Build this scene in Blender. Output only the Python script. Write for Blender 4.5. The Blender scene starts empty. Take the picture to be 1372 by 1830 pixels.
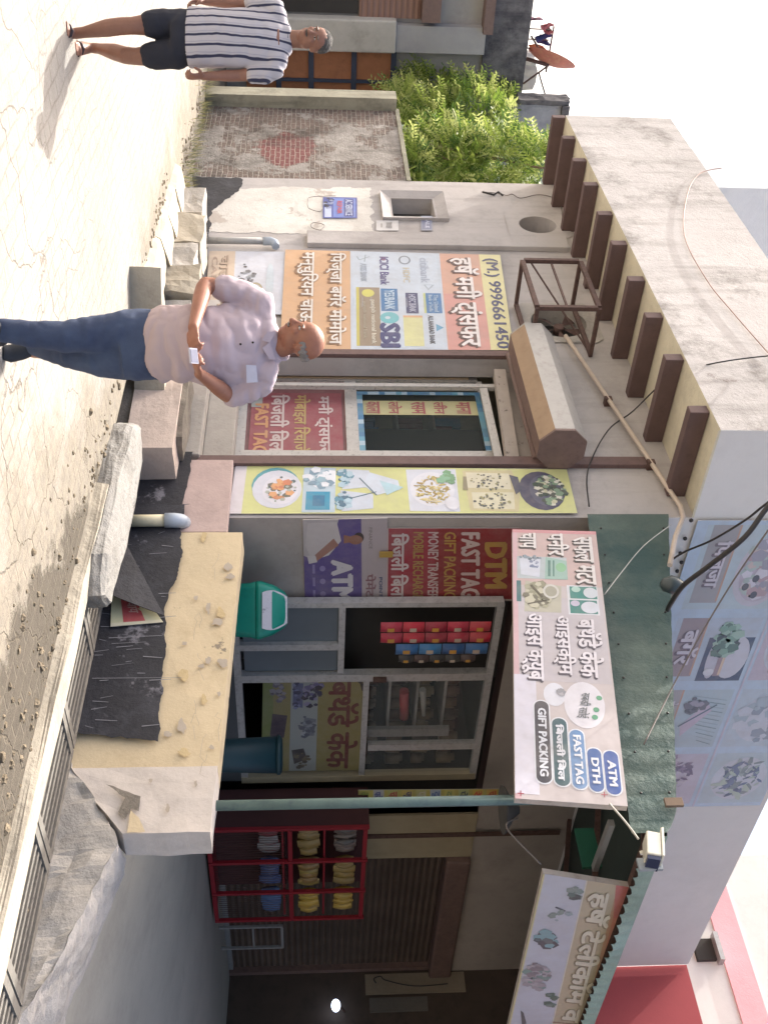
import bpy, bmesh, math, random
from mathutils import Vector, Matrix, noise
R = math.radians
random.seed(7)
SC = bpy.context.scene
COL = SC.collection

# ------------------------------------------------------------------ camera
# The photograph lies on its side: world up points to the right of the frame.
# (U, V) are pixels of the photograph turned upright: U to the right, V upwards.
FPX, CU, CV = 1900.0, 915.0, 686.0
HEAD, PITCH, EYE = R(49.3), math.atan(133 / 1900.0), 1.58
F0 = Vector((-math.sin(HEAD), math.cos(HEAD), 0))
RV = Vector((math.cos(HEAD), math.sin(HEAD), 0))
ZV = Vector((0, 0, 1))
FW = F0 * math.cos(PITCH) + ZV * math.sin(PITCH)
UP = -F0 * math.sin(PITCH) + ZV * math.cos(PITCH)
CAM = Vector((0, 0, EYE))
cam_d = bpy.data.cameras.new('camera')
cam = bpy.data.objects.new('camera', cam_d)
COL.objects.link(cam)
cam_d.sensor_fit = 'VERTICAL'
cam_d.sensor_height = 36.0
cam_d.lens = FPX / 1830.0 * 36.0
cam_d.clip_start, cam_d.clip_end = 0.05, 900
m3 = Matrix((UP, -RV, -FW)).transposed()
cam.matrix_world = Matrix.Translation(CAM) @ m3.to_4x4()
SC.camera = cam

def ray(U, V):
    return FW + RV * ((U - CU) / FPX) + UP * ((V - CV) / FPX)
def aty(U, V, y):
    d = ray(U, V); return CAM + d * (y / d.y)
def atx(U, V, x):
    d = ray(U, V); return CAM + d * (x / d.x)
def atz(U, V, z):
    d = ray(U, V); return CAM + d * ((z - EYE) / d.z)
def att(U, V, t):
    d = ray(U, V); return CAM + d * (t / d.dot(F0))

# ------------------------------------------------------------------ light
SUN_EL = 52.0
to_sun = Vector((-1.19, -0.17, 0)).normalized() * math.cos(R(SUN_EL)) + ZV * math.sin(R(SUN_EL))
world = bpy.data.worlds.new('World'); SC.world = world; world.use_nodes = True
wn = world.node_tree
sky = wn.nodes.new('ShaderNodeTexSky'); sky.sky_type = 'NISHITA'; sky.sun_disc = False
sky.sun_elevation = R(SUN_EL)
sky.sun_rotation = math.atan2(to_sun.x, to_sun.y)
sky.air_density = 1.0; sky.dust_density = 9.0; sky.ozone_density = 0.0
wn.links.new(sky.outputs[0], wn.nodes['Background'].inputs[0])
wn.nodes['Background'].inputs[1].default_value = 0.15
sun_d = bpy.data.lights.new('sun', 'SUN'); sun_d.energy = 2.6; sun_d.angle = R(0.6); sun_d.color = (1.0, 0.965, 0.91)
sun = bpy.data.objects.new('sun', sun_d); COL.objects.link(sun)
sun.rotation_euler = to_sun.to_track_quat('Z', 'Y').to_euler()
vs = SC.view_settings
vs.view_transform = 'Standard'; vs.look = 'None'; vs.gamma = 1.0; vs.use_curve_mapping = False
vs.exposure = 1.35
SC.cycles.max_bounces = 6; SC.cycles.diffuse_bounces = 4; SC.cycles.glossy_bounces = 3
SC.cycles.transparent_max_bounces = 8; SC.cycles.use_denoising = True
SC.cycles.sample_clamp_indirect = 6

# ------------------------------------------------------------------ materials
def lin(h):
    h = h.lstrip('#')
    out = []
    for i in (0, 2, 4):
        c = int(h[i:i+2], 16) / 255.0
        out.append(c / 12.92 if c <= 0.04045 else ((c + 0.055) / 1.055) ** 2.4)
    return out
def mixc(a, b, f): return [a[i] * (1 - f) + b[i] * f for i in range(3)]
class NT:
    def __init__(s, name):
        s.m = bpy.data.materials.new(name); s.m.use_nodes = True; s.t = s.m.node_tree
        s.b = s.t.nodes['Principled BSDF']; s.tc = None
    def n(s, t, **k):
        x = s.t.nodes.new(t)
        for a, v in k.items(): setattr(x, a, v)
        return x
    def l(s, a, b): s.t.links.new(a, b)
    def co(s, sc=(1, 1, 1), rot=(0, 0, 0), loc=(0, 0, 0)):
        if not s.tc: s.tc = s.n('ShaderNodeTexCoord')
        mp = s.n('ShaderNodeMapping'); mp.inputs['Scale'].default_value = sc
        mp.inputs['Rotation'].default_value = rot; mp.inputs['Location'].default_value = loc
        s.l(s.tc.outputs['Object'], mp.inputs['Vector']); return mp.outputs[0]
    def noise(s, sc, det=6, rough=.6, vec=None, dist=0):
        x = s.n('ShaderNodeTexNoise'); x.inputs['Scale'].default_value = sc
        x.inputs['Detail'].default_value = det; x.inputs['Roughness'].default_value = rough
        x.inputs['Distortion'].default_value = dist
        s.l(vec if vec is not None else s.co(), x.inputs['Vector']); return x.outputs['Fac']
    def ramp(s, fac, a, b, lo=0., hi=1.):
        r = s.n('ShaderNodeMapRange'); r.inputs['From Min'].default_value = lo; r.inputs['From Max'].default_value = hi
        r.inputs['To Min'].default_value = a; r.inputs['To Max'].default_value = b
        s.l(fac, r.inputs['Value']); return r.outputs[0]
    def mix(s, fac, a, b, mode='MIX'):
        x = s.n('ShaderNodeMix'); x.data_type = 'RGBA'; x.blend_type = mode
        if isinstance(fac, float): x.inputs[0].default_value = fac
        else: s.l(fac, x.inputs[0])
        for v, i in ((a, 6), (b, 7)):
            if isinstance(v, (list, tuple)): x.inputs[i].default_value = (*v[:3], 1)
            else: s.l(v, x.inputs[i])
        return x.outputs[2]
    def math(s, op, a, b=0.5):
        x = s.n('ShaderNodeMath', operation=op)
        for v, i in ((a, 0), (b, 1)):
            if isinstance(v, (int, float)): x.inputs[i].default_value = v
            else: s.l(v, x.inputs[i])
        return x.outputs[0]
    def out(s, col, rough=.8, bump=None, bs=.3, bd=.02, metal=0):
        if isinstance(col, (list, tuple)): s.b.inputs['Base Color'].default_value = (*col[:3], 1)
        else: s.l(col, s.b.inputs['Base Color'])
        s.b.inputs['Roughness'].default_value = rough; s.b.inputs['Metallic'].default_value = metal
        if bump is not None:
            b = s.n('ShaderNodeBump'); b.inputs['Strength'].default_value = bs; b.inputs['Distance'].default_value = bd
            s.l(bump, b.inputs['Height']); s.l(b.outputs[0], s.b.inputs['Normal'])
        return s.m
def plaster(name, hx, dirt='6a625a', amt=.35, sc=1.2, var=.12, streak=.0, rough=.9, bs=.35, bsc=30, lo=.5, hi=.75, third=None, tlo=.6, thi=.64, tsc=2.0):
    """Painted or rendered wall: two scales of tone, blotchy dirt, optional rain streaks and worn patches."""
    k = NT(name); c = lin(hx)
    n1 = k.noise(sc * .7, 4); n2 = k.noise(sc * 9, 8, .7)
    col = k.mix(k.ramp(n1, 0, 1, .35, .65), [x * (1 - var) for x in c], [min(.95, x * (1 + var)) for x in c])
    col = k.mix(k.ramp(n2, 0, .35, .5, .75), col, mixc(c, lin(dirt), .5))
    n3 = k.noise(sc * 1.6, 9, .72, k.co(loc=(3, 7, 1)))
    col = k.mix(k.ramp(n3, 0, amt, lo, hi), col, lin(dirt))
    if streak:
        n4 = k.noise(5.0, 5, .6, k.co((1, 1, .12)))
        col = k.mix(k.ramp(n4, 0, streak, .52, .72), col, lin(dirt))
    if third:
        n5 = k.noise(tsc, 8, .68, k.co(loc=(1, 2, 9)))
        col = k.mix(k.ramp(n5, 0, 1, tlo, thi), col, lin(third))
    bn = k.math('ADD', k.noise(bsc, 8, .7), k.math('MULTIPLY', k.noise(sc * 4, 5), 1.5))
    return k.out(col, rough, bn, bs, .012)
def paint(name, hx, rough=.5, var=.1, sc=6, dirt=None, amt=.4, metal=0, bs=.1, lo=.5, hi=.7):
    k = NT(name); c = lin(hx)
    col = k.mix(k.ramp(k.noise(sc, 6), 0, 1, .3, .7), [x * (1 - var) for x in c], [min(.95, x * (1 + var)) for x in c])
    if dirt: col = k.mix(k.ramp(k.noise(sc * 2.2, 8, .7, k.co(loc=(5, 1, 3))), 0, amt, lo, hi), col, lin(dirt))
    return k.out(col, rough, k.noise(sc * 12, 4), bs, .004, metal)
PR = {}
INKG = 1.0
def ink(hx, rough=.45):
    """A printed colour on flex or paper, slightly uneven and dusty."""
    if INKG != 1.0:
        hx = ''.join('%02x' % int(255 * (int(hx[i:i+2], 16) / 255) ** INKG) for i in (0, 2, 4))
    if hx not in PR:
        k = NT('print_' + hx); c = lin(hx)
        col = k.mix(k.ramp(k.noise(9, 7, .7), .03, .26, .4, .8), c, lin('a79d95'))
        col = k.mix(k.ramp(k.noise(1.7, 6, .65), 0, .22, .45, .7), col, lin('8d857e'))
        PR[hx] = k.out(col, rough, k.noise(2.6, 3, .5), .5, .03)
    return PR[hx]
def glassy(name, hx='dfe8ea', alpha=.18):
    k = NT(name)
    k.b.inputs['Alpha'].default_value = alpha
    k.out(lin(hx), .06)
    return k.m
def lamp_mat(name, hx, e):
    k = NT(name); k.b.inputs['Emission Color'].default_value = (*lin(hx), 1); k.b.inputs['Emission Strength'].default_value = e
    return k.out(lin(hx), .4)

# ------------------------------------------------------------------ objects
def tag(o, label=None, cat=None, group=None, kind=None):
    if label: o['label'] = label
    if cat: o['category'] = cat
    if group: o['group'] = group
    if kind: o['kind'] = kind
    return o
def thing(name, label, cat, loc=(0, 0, 0), group=None, rz=0):
    o = bpy.data.objects.new(name, None); COL.objects.link(o); o.empty_display_size = .2
    o.location = loc; o.rotation_euler = (0, 0, rz)
    return tag(o, label, cat, group)
def world_of(o):
    v = Vector((0, 0, 0))
    while o is not None: v += o.location; o = o.parent
    return v
class MB:
    """Collects faces of one mesh."""
    def __init__(s): s.v = []; s.f = []; s.mi = []; s.mats = []; s.sm = []
    def m(s, mat):
        if mat not in s.mats: s.mats.append(mat)
        return s.mats.index(mat)
    def face(s, pts, mat, smooth=False):
        i = len(s.v); s.v += [Vector(p) for p in pts]
        s.f.append(list(range(i, i + len(pts)))); s.mi.append(s.m(mat)); s.sm.append(smooth)
    def grid(s, rows, mat, smooth=True, closeu=False, capa=False, capb=False):
        i = len(s.v); n = len(rows[0]); k = s.m(mat)
        for r in rows: s.v += [Vector(p) for p in r]
        for a in range(len(rows) - 1):
            for b in range(n if closeu else n - 1):
                c = (b + 1) % n
                s.f.append([i + a*n + b, i + a*n + c, i + (a+1)*n + c, i + (a+1)*n + b]); s.mi.append(k); s.sm.append(smooth)
        if capa: s.f.append([i + b for b in range(n)][::-1]); s.mi.append(k); s.sm.append(False)
        if capb: s.f.append([i + (len(rows)-1)*n + b for b in range(n)]); s.mi.append(k); s.sm.append(False)
    def hexa(s, p, mat):
        """p: 8 points, bottom ring of 4 then top ring of 4"""
        i = len(s.v); s.v += [Vector(q) for q in p]; k = s.m(mat)
        for f in ((3,2,1,0),(4,5,6,7),(0,1,5,4),(1,2,6,5),(2,3,7,6),(3,0,4,7)):
            s.f.append([i + j for j in f]); s.mi.append(k); s.sm.append(False)
    def box(s, x0, x1, y0, y1, z0, z1, mat):
        s.hexa([(x0,y0,z0),(x1,y0,z0),(x1,y1,z0),(x0,y1,z0),(x0,y0,z1),(x1,y0,z1),(x1,y1,z1),(x0,y1,z1)], mat)
    def obox(s, c, ax, hx, mat):
        c = Vector(c); a, b, d = [Vector(ax[i]) * hx[i] for i in range(3)]
        s.hexa([c-a-b-d, c+a-b-d, c+a+b-d, c-a+b-d, c-a-b+d, c+a-b+d, c+a+b+d, c-a+b+d], mat)
    def bar(s, p, q, w, h, mat, up=(0,0,1)):
        p, q = Vector(p), Vector(q); d = (q - p); L = d.length; d.normalize()
        u = Vector(up)
        if abs(d.dot(u)) > .98: u = Vector((1, 0, 0))
        sd = d.cross(u).normalized(); u = sd.cross(d)
        s.obox((p + q) / 2, (d, sd, u), (L/2, w/2, h/2), mat)
    def tube(s, pts, r, mat, n=8, cap=True, smooth=True):
        pts = [Vector(p) for p in pts]; rows = []; pu = None
        rs = r if isinstance(r, (list, tuple)) else [r] * len(pts)
        for i, p in enumerate(pts):
            d = (pts[min(i+1, len(pts)-1)] - pts[max(i-1, 0)]).normalized()
            if pu is None:
                pu = d.orthogonal().normalized()
            pu = (pu - d * pu.dot(d)).normalized(); w = d.cross(pu)
            rows.append([p + (pu * math.cos(2*math.pi*k/n) + w * math.sin(2*math.pi*k/n)) * rs[i] for k in range(n)])
        s.grid(rows, mat, smooth, True, cap, cap)
    def ell(s, c, r, mat, nu=14, nv=9, rot=None):
        c = Vector(c); rows = []
        for a in range(nv + 1):
            th = math.pi * a / nv; th = min(max(th, .02), math.pi - .02)
            row = []
            for b in range(nu):
                ph = 2*math.pi*b/nu
                q = Vector((r[0]*math.sin(th)*math.cos(ph), r[1]*math.sin(th)*math.sin(ph), -r[2]*math.cos(th)))
                row.append(c + (rot @ q if rot else q))
            rows.append(row)
        s.grid(rows, mat, True, True, True, True)
    def prism(s, poly, d, mat):
        """extrude polygon (list of 3D pts) by vector d"""
        d = Vector(d); poly = [Vector(p) for p in poly]; n = len(poly); i = len(s.v); k = s.m(mat)
        s.v += poly + [p + d for p in poly]
        s.f.append([i + j for j in range(n)][::-1]); s.f.append([i + n + j for j in range(n)])
        s.mi += [k, k]; s.sm += [False, False]
        for j in range(n):
            q = (j + 1) % n
            s.f.append([i+j, i+q, i+n+q, i+n+j]); s.mi.append(k); s.sm.append(False)
    def build(s, name, parent=None, bevel=0, local=False, fix=True):
        me = bpy.data.meshes.new(name)
        o0 = Vector((0, 0, 0)) if (local or parent is None) else world_of(parent)
        me.from_pydata([v - o0 for v in s.v], [], s.f)
        for m in s.mats: me.materials.append(m)
        me.polygons.foreach_set('material_index', s.mi); me.polygons.foreach_set('use_smooth', s.sm)
        if fix:
            bm = bmesh.new(); bm.from_mesh(me); bmesh.ops.recalc_face_normals(bm, faces=bm.faces); bm.to_mesh(me); bm.free()
        me.update()
        o = bpy.data.objects.new(name, me); COL.objects.link(o)
        if parent is not None: o.parent = parent
        if bevel:
            b = o.modifiers.new('b', 'BEVEL'); b.width = bevel; b.segments = 2; b.limit_method = 'ANGLE'
        return o
def roughen(o, amp, sc=4., cuts=0, seed=0):
    """Break up the straight edges of a stone or concrete piece: real displacement of its vertices."""
    me = o.data
    bm = bmesh.new(); bm.from_mesh(me)
    bmesh.ops.remove_doubles(bm, verts=bm.verts, dist=1e-4)
    if cuts: bmesh.ops.subdivide_edges(bm, edges=bm.edges, cuts=cuts, use_grid_fill=True)
    for v in bm.verts:
        w = v.co
        v.co = v.co + noise.noise_vector(w * sc + Vector((seed, 0, 0))) * amp + noise.noise_vector(w * sc * 4) * amp * .35
    bm.to_mesh(me); bm.free(); me.update(); return o

# ------------------------------------------------------------------ flat printed matter
TXT = {}
def glyphs(text):
    if text not in TXT:
        cu = bpy.data.curves.new('t', 'FONT'); cu.body = text; cu.resolution_u = 2; cu.size = 1
        o = bpy.data.objects.new('t', cu); COL.objects.link(o)
        dg = bpy.context.evaluated_depsgraph_get()
        me = bpy.data.meshes.new_from_object(o.evaluated_get(dg))
        vs = [v.co.copy() for v in me.vertices]; fs = [list(p.vertices) for p in me.polygons]
        COL.objects.unlink(o); bpy.data.objects.remove(o); bpy.data.curves.remove(cu); bpy.data.meshes.remove(me)
        x0 = min(v.x for v in vs); x1 = max(v.x for v in vs)
        TXT[text] = (vs, fs, x0, x1, min(v.y for v in vs), max(v.y for v in vs))
    return TXT[text]
def dev(t):
    """the short-i sign is written before its consonant; reph and ra-subscript use the nearest plain signs"""
    t = t.replace('र्ष', 'षॅ').replace('र्ग', 'गॅ').replace('र्थ', 'थॅ').replace('र्ज', 'जॅ').replace('ट्र', 'ट्').replace('क्र', 'क्')
    out = []
    for ch in t:
        if ch == 'ि':
            j = len(out) - 1
            out.insert(j, ch)
        else: out.append(ch)
    return ''.join(out)
class Board:
    """A real flat panel: four corners in the scene; art is laid on it in 0..1 coordinates."""
    def __init__(s, bl, br, tr, tl):
        s.c = [Vector(p) for p in (bl, br, tr, tl)]
        n = (s.c[1] - s.c[0]).cross(s.c[3] - s.c[0]).normalized()
        if n.dot(CAM - s.c[0]) < 0: n = -n
        s.n = n; s.mb = MB()
    def P(s, u, v, d=0):
        a, b, c, e = s.c
        return (a*(1-u)+b*u)*(1-v) + (e*(1-u)+c*u)*v + s.n*d
    def rect(s, u0, v0, u1, v1, hx, d=.002):
        s.mb.face([s.P(u0,v0,d), s.P(u1,v0,d), s.P(u1,v1,d), s.P(u0,v1,d)], ink(hx))
    def poly(s, pts, hx, d=.003):
        s.mb.face([s.P(u, v, d) for u, v in pts], ink(hx))
    def ring(s, u, v, ru, rv, hx, d=.003, n=20, a0=0, a1=360):
        pts = [(u + ru*math.cos(R(a0+(a1-a0)*k/n)), v + rv*math.sin(R(a0+(a1-a0)*k/n))) for k in range(n if a1-a0 >= 360 else n+1)]
        s.poly(pts, hx, d)
    def pill(s, u0, v0, u1, v1, hx, d=.003):
        h = (v1-v0)/2; w = (s.c[1]-s.c[0]).length; H = (s.c[3]-s.c[0]).length; ru = h*H/w
        pts = [(u0+ru-ru*math.sin(R(a)), (v0+v1)/2+h*math.cos(R(a))) for a in range(0, 181, 20)]
        pts += [(u1-ru+ru*math.sin(R(a)), (v0+v1)/2-h*math.cos(R(a))) for a in range(0, 181, 20)]
        s.poly(pts, hx, d)
    def line(s, pts, w, hx, d=.004):
        W = (s.c[1]-s.c[0]).length; H = (s.c[3]-s.c[0]).length
        for (a, b), (c, e) in zip(pts, pts[1:]):
            dx, dy = (c-a)*W, (e-b)*H; L = math.hypot(dx, dy) or 1
            nx, ny = -dy/L*w/2/W, dx/L*w/2/H
            s.poly([(a-nx,b-ny),(c-nx,e-ny),(c+nx,e+ny),(a+nx,b+ny)], hx, d)
    def text(s, t, u0, v0, u1, v1, hx, d=.005, bold=.0, skew=0, box=None):
        vs, fs, x0, x1, y0, y1 = glyphs(t)
        if box: y0, y1 = box
        mat = ink(hx)
        offs = [(0, 0)] if not bold else [(0, 0), (bold, 0), (-bold, 0), (0, bold*.7), (0, -bold*.7), (bold*.7, bold*.5), (-bold*.7, -bold*.5)]
        k = s.mb.m(mat)
        for j, (ox, oy) in enumerate(offs):
            i = len(s.mb.v); dd = d + j*.00025
            for q in vs:
                fx = (q.x + ox - x0) / (x1 - x0); fy = (q.y + oy - y0) / (y1 - y0)
                s.mb.v.append(s.P(u0 + (u1-u0)*fx, v0 + (v1-v0)*fy + skew*fx, dd))
            for f in fs:
                s.mb.f.append([i + a for a in f]); s.mb.mi.append(k); s.mb.sm.append(False)
    def text2(s, t, u0, v0, u1, v1, hx, edge, d=.005, bold=.03, e=.05, skew=0, sh=(.004, -.012)):
        s.text(t, u0+sh[0], v0+sh[1], u1+sh[0], v1+sh[1], edge, d, e, skew)
        s.text(t, u0, v0, u1, v1, hx, d+.003, bold, skew)
    def scatter(s, u, v, ru, rv, cols, n, size, d=.005, seed=1, el=1.0, lo=0):
        rg = random.Random(seed)
        for i in range(n):
            a = rg.uniform(0, 2*math.pi); q = math.sqrt(rg.uniform(lo, 1))
            cu_, cv_ = u + ru*q*math.cos(a), v + rv*q*math.sin(a)
            w = size*rg.uniform(.5, 1.3); th = rg.uniform(0, math.pi)
            asp = (s.c[1]-s.c[0]).length / (s.c[3]-s.c[0]).length
            pts = []
            for k in range(5):
                b = 2*math.pi*k/5
                px, py = w*math.cos(b), w*el*math.sin(b)
                pts.append((cu_ + px*math.cos(th)-py*math.sin(th), cv_ + (px*math.sin(th)+py*math.cos(th))*asp))
            s.poly(pts, rg.choice(cols), d + (i % 24)*.00012)
    def body(s, mat, th, name, parent, rim=0, grow=0, bevel=0):
        g = grow
        f = [s.P(-g,-g), s.P(1+g,-g), s.P(1+g,1+g), s.P(-g,1+g)]
        b = MB(); b.hexa([p - s.n*th for p in f] + [p for p in f], mat)
        return b.build(name, parent, bevel)
    def art(s, name, parent):
        return s.mb.build(name, parent, fix=False)
# ------------------------------------------------------------------ shared materials
m_wall = plaster('wall_plaster_beige', 'b2adab', '76706c', .5, .8, .09, streak=.3, bs=.3)
m_wallside = plaster('wall_paint_grey', 'dad8d6', 'bcb8b4', .3, .5, .04, bs=.15)
m_fascia = plaster('parapet_plaster', 'bbb7b5', '6a645f', .75, .8, .12, streak=.45, bs=.6, lo=.54, hi=.68, third='8d8480', tlo=.66, thi=.69, tsc=1.1)
m_soffit = plaster('soffit_cream', 'd2cbb4', '8d8474', .35, 1.5, .06)
m_brown = paint('brown_paint', '6a5552', .7, .1, 8, '3e3230', .4)
m_whitewash = plaster('whitewash', 'd2cfc9', '9c948a', .5, 1.3, .08, streak=.2, third='b5aca4', tlo=.56, thi=.6)
m_black = plaster('black_bitumen_paint', '23242c', '4c4d56', .6, 2.2, .25, third='77767e', tlo=.6, thi=.66, tsc=3.2, bs=.4, rough=.6)
m_yellow = plaster('yellow_limewash', 'cdbc9c', 'a38e6c', .5, 1.6, .06, third='8d8272', tlo=.645, thi=.66, tsc=3, bs=.3)
m_whitep = plaster('white_limewash', 'cfc6bd', '9c9287', .4, 1.6, .06, bs=.3)
m_conc = plaster('rough_concrete', 'b2ada6', '6c665c', .6, 2.0, .15, bs=.9, bsc=18)
m_concd = plaster('dirty_concrete', '7d766c', '3c3832', .7, 2.2, .2, bs=1, bsc=14)
m_stone = plaster('pale_stone', 'aaa293', '746b5e', .5, 2.5, .12, bs=.6, bsc=16)
m_rampc = plaster('smooth_cement', 'a8a498', '84817a', .5, .9, .08, bs=.25, bsc=50)
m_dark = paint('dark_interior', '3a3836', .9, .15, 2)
m_steel = paint('aluminium_frame', 'a8a8a8', .4, .08, 10, '6f6a66', .4, metal=.3)
m_rust = paint('rusty_iron', '5b4640', .8, .2, 14, '33241e', .6)

# ------------------------------------------------------------------ ground
def ground_mat():
    k = NT('road_concrete')
    base = k.mix(k.ramp(k.noise(.5, 5), 0, 1, .35, .65), lin('918d87'), lin('9d9a94'))
    base = k.mix(k.ramp(k.noise(6, 9, .72), 0, .35, .45, .75), base, lin('82796c'))
    base = k.mix(k.ramp(k.noise(60, 4, .7), 0, .3, .5, .8), base, lin('655d50'))
    sep = k.n('ShaderNodeSeparateXYZ'); k.l(k.co(), sep.inputs[0])
    # loose earth and broken concrete along the drain
    wob = k.math('ADD', sep.outputs['Y'], k.math('MULTIPLY', k.noise(1.3, 8, .72), 2.4))
    wob = k.math('ADD', wob, k.ramp(sep.outputs['X'], 0, 1.25, -7.0, -4.6))
    edge = k.ramp(wob, 0, 1, 5.75, 6.25)
    hole = k.ramp(k.math('ADD', wob, k.math('MULTIPLY', k.noise(5, 8, .75), .8)), 0, 1, 7.05, 7.25)
    earth = k.mix(k.ramp(k.noise(9, 8, .75), 0, 1, .35, .65), lin('5f5546'), lin('857b66'))
    base = k.mix(k.math('MULTIPLY', edge, .6), base, earth)
    base = k.mix(k.math('MULTIPLY', hole, .8), base, lin('3f382e'))
    # worn block paving showing through the dust
    dn = k.n('ShaderNodeTexNoise'); dn.inputs['Scale'].default_value = 3.0; dn.inputs['Detail'].default_value = 5; k.l(k.co(), dn.inputs['Vector'])
    dv = k.n('ShaderNodeVectorMath', operation='MULTIPLY_ADD'); dv.inputs[1].default_value = (.10, .10, 0); k.l(dn.outputs['Color'], dv.inputs[0]); k.l(k.co(), dv.inputs[2])
    pv = k.n('ShaderNodeTexBrick'); pv.inputs['Scale'].default_value = 1; pv.inputs['Brick Width'].default_value = .24; pv.inputs['Row Height'].default_value = .12
    pv.inputs['Mortar Size'].default_value = .012; pv.inputs['Mortar Smooth'].default_value = .8
    k.l(dv.outputs[0], pv.inputs['Vector'])
    joint = k.math('MULTIPLY', pv.outputs['Fac'], k.ramp(k.noise(.9, 6, .7, k.co(loc=(4, 4, 0))), .10, .5, .38, .62))
    base = k.mix(joint, base, lin('6f675b'))
    # cracks
    wv = k.n('ShaderNodeVectorMath', operation='ADD'); nz = k.n('ShaderNodeTexNoise'); nz.inputs['Scale'].default_value = 1.4; nz.inputs['Detail'].default_value = 8
    k.l(k.co(), nz.inputs['Vector'])
    sc_ = k.n('ShaderNodeVectorMath', operation='SCALE'); sc_.inputs['Scale'].default_value = .9
    k.l(nz.outputs['Color'], sc_.inputs[0]); k.l(k.co(), wv.inputs[0]); k.l(sc_.outputs[0], wv.inputs[1])
    vo = k.n('ShaderNodeTexVoronoi', feature='DISTANCE_TO_EDGE'); vo.inputs['Scale'].default_value = 1.5
    k.l(wv.outputs[0], vo.inputs['Vector'])
    near = k.ramp(k.math('ADD', sep.outputs['X'], k.math('MULTIPLY', k.noise(.6, 3), 3)), .0, .8, -6.6, -3.6)
    crack = k.math('MULTIPLY', k.ramp(vo.outputs['Distance'], 1, 0, .0, .014), near)
    col = k.mix(k.math('MULTIPLY', crack, .75), base, lin('5a5142'))
    h = k.math('SUBTRACT', k.math('ADD', k.noise(12, 9, .75), k.math('MULTIPLY', k.noise(1.6, 5), 2.5)), k.math('ADD', k.math('MULTIPLY', crack, 1.6), k.math('ADD', k.math('MULTIPLY', hole, 1.5), k.math('MULTIPLY', joint, .8))))
    return k.out(col, .95, h, .5, .035)
m_road = ground_mat()
TX0, TX1, TY0, TY1 = -9.7, -2.0, 5.22, 5.9       # the open drain beside the road
g = MB()
xs = [-400, -60, TX0, TX1, 60, 400]; ys = [-400, -60, TY0, TY1, 60, 400]
for i in range(5):
    for j in range(5):
        if i == 2 and j == 2: continue
        g.face([(xs[i], ys[j], 0), (xs[i+1], ys[j], 0), (xs[i+1], ys[j+1], 0), (xs[i], ys[j+1], 0)], m_road)
tag(g.build('ground'), kind='structure')
g = MB()
D = -.45
g.face([(TX0,TY0,D),(TX1,TY0,D),(TX1,TY1,D),(TX0,TY1,D)], m_concd)
g.face([(TX0,TY0,D),(TX0,TY0,0),(TX1,TY0,0),(TX1,TY0,D)], m_concd)
g.face([(TX0,TY1,D),(TX0,TY1,0),(TX1,TY1,0),(TX1,TY1,D)], m_black)
g.face([(TX0,TY0,D),(TX0,TY0,0),(TX0,TY1,0),(TX0,TY1,D)], m_concd)
g.face([(TX1,TY0,D),(TX1,TY0,0),(TX1,TY1,0),(TX1,TY1,D)], m_concd)
tag(g.build('drain_channel'), kind='structure')
# broken ground: chunks of earth and crumbled concrete on both sides of the drain
m_earth = plaster('dry_earth', '7c705d', '4a4034', .7, 3, .2, bs=1, bsc=12)
def rubble(name, spots, n, rmin, rmax, seed, mat, z0=0):
    rg = random.Random(seed); b = MB()
    for i in range(n):
        x, y, s_ = rg.choice(spots)
        x += rg.gauss(0, s_[0]); y += rg.gauss(0, s_[1]); r = rg.uniform(rmin, rmax) * rg.uniform(.5, 1)
        rot = Matrix.Rotation(rg.uniform(0, 6.3), 3, 'Z') @ Matrix.Rotation(rg.uniform(-.6, .6), 3, 'X')
        rows = []
        for a in range(5):
            th = min(max(math.pi*a/4, .25), math.pi-.25)
            rows.append([Vector((x, y, z0)) + rot @ (Vector((math.sin(th)*math.cos(p), math.sin(th)*math.sin(p)*.8, -math.cos(th)*.6)) * r * rg.uniform(.75, 1.2)) for p in [k*1.2566 for k in range(5)]])
        b.grid(rows, mat, False, True, True, True)
    return b.build(name)

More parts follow.
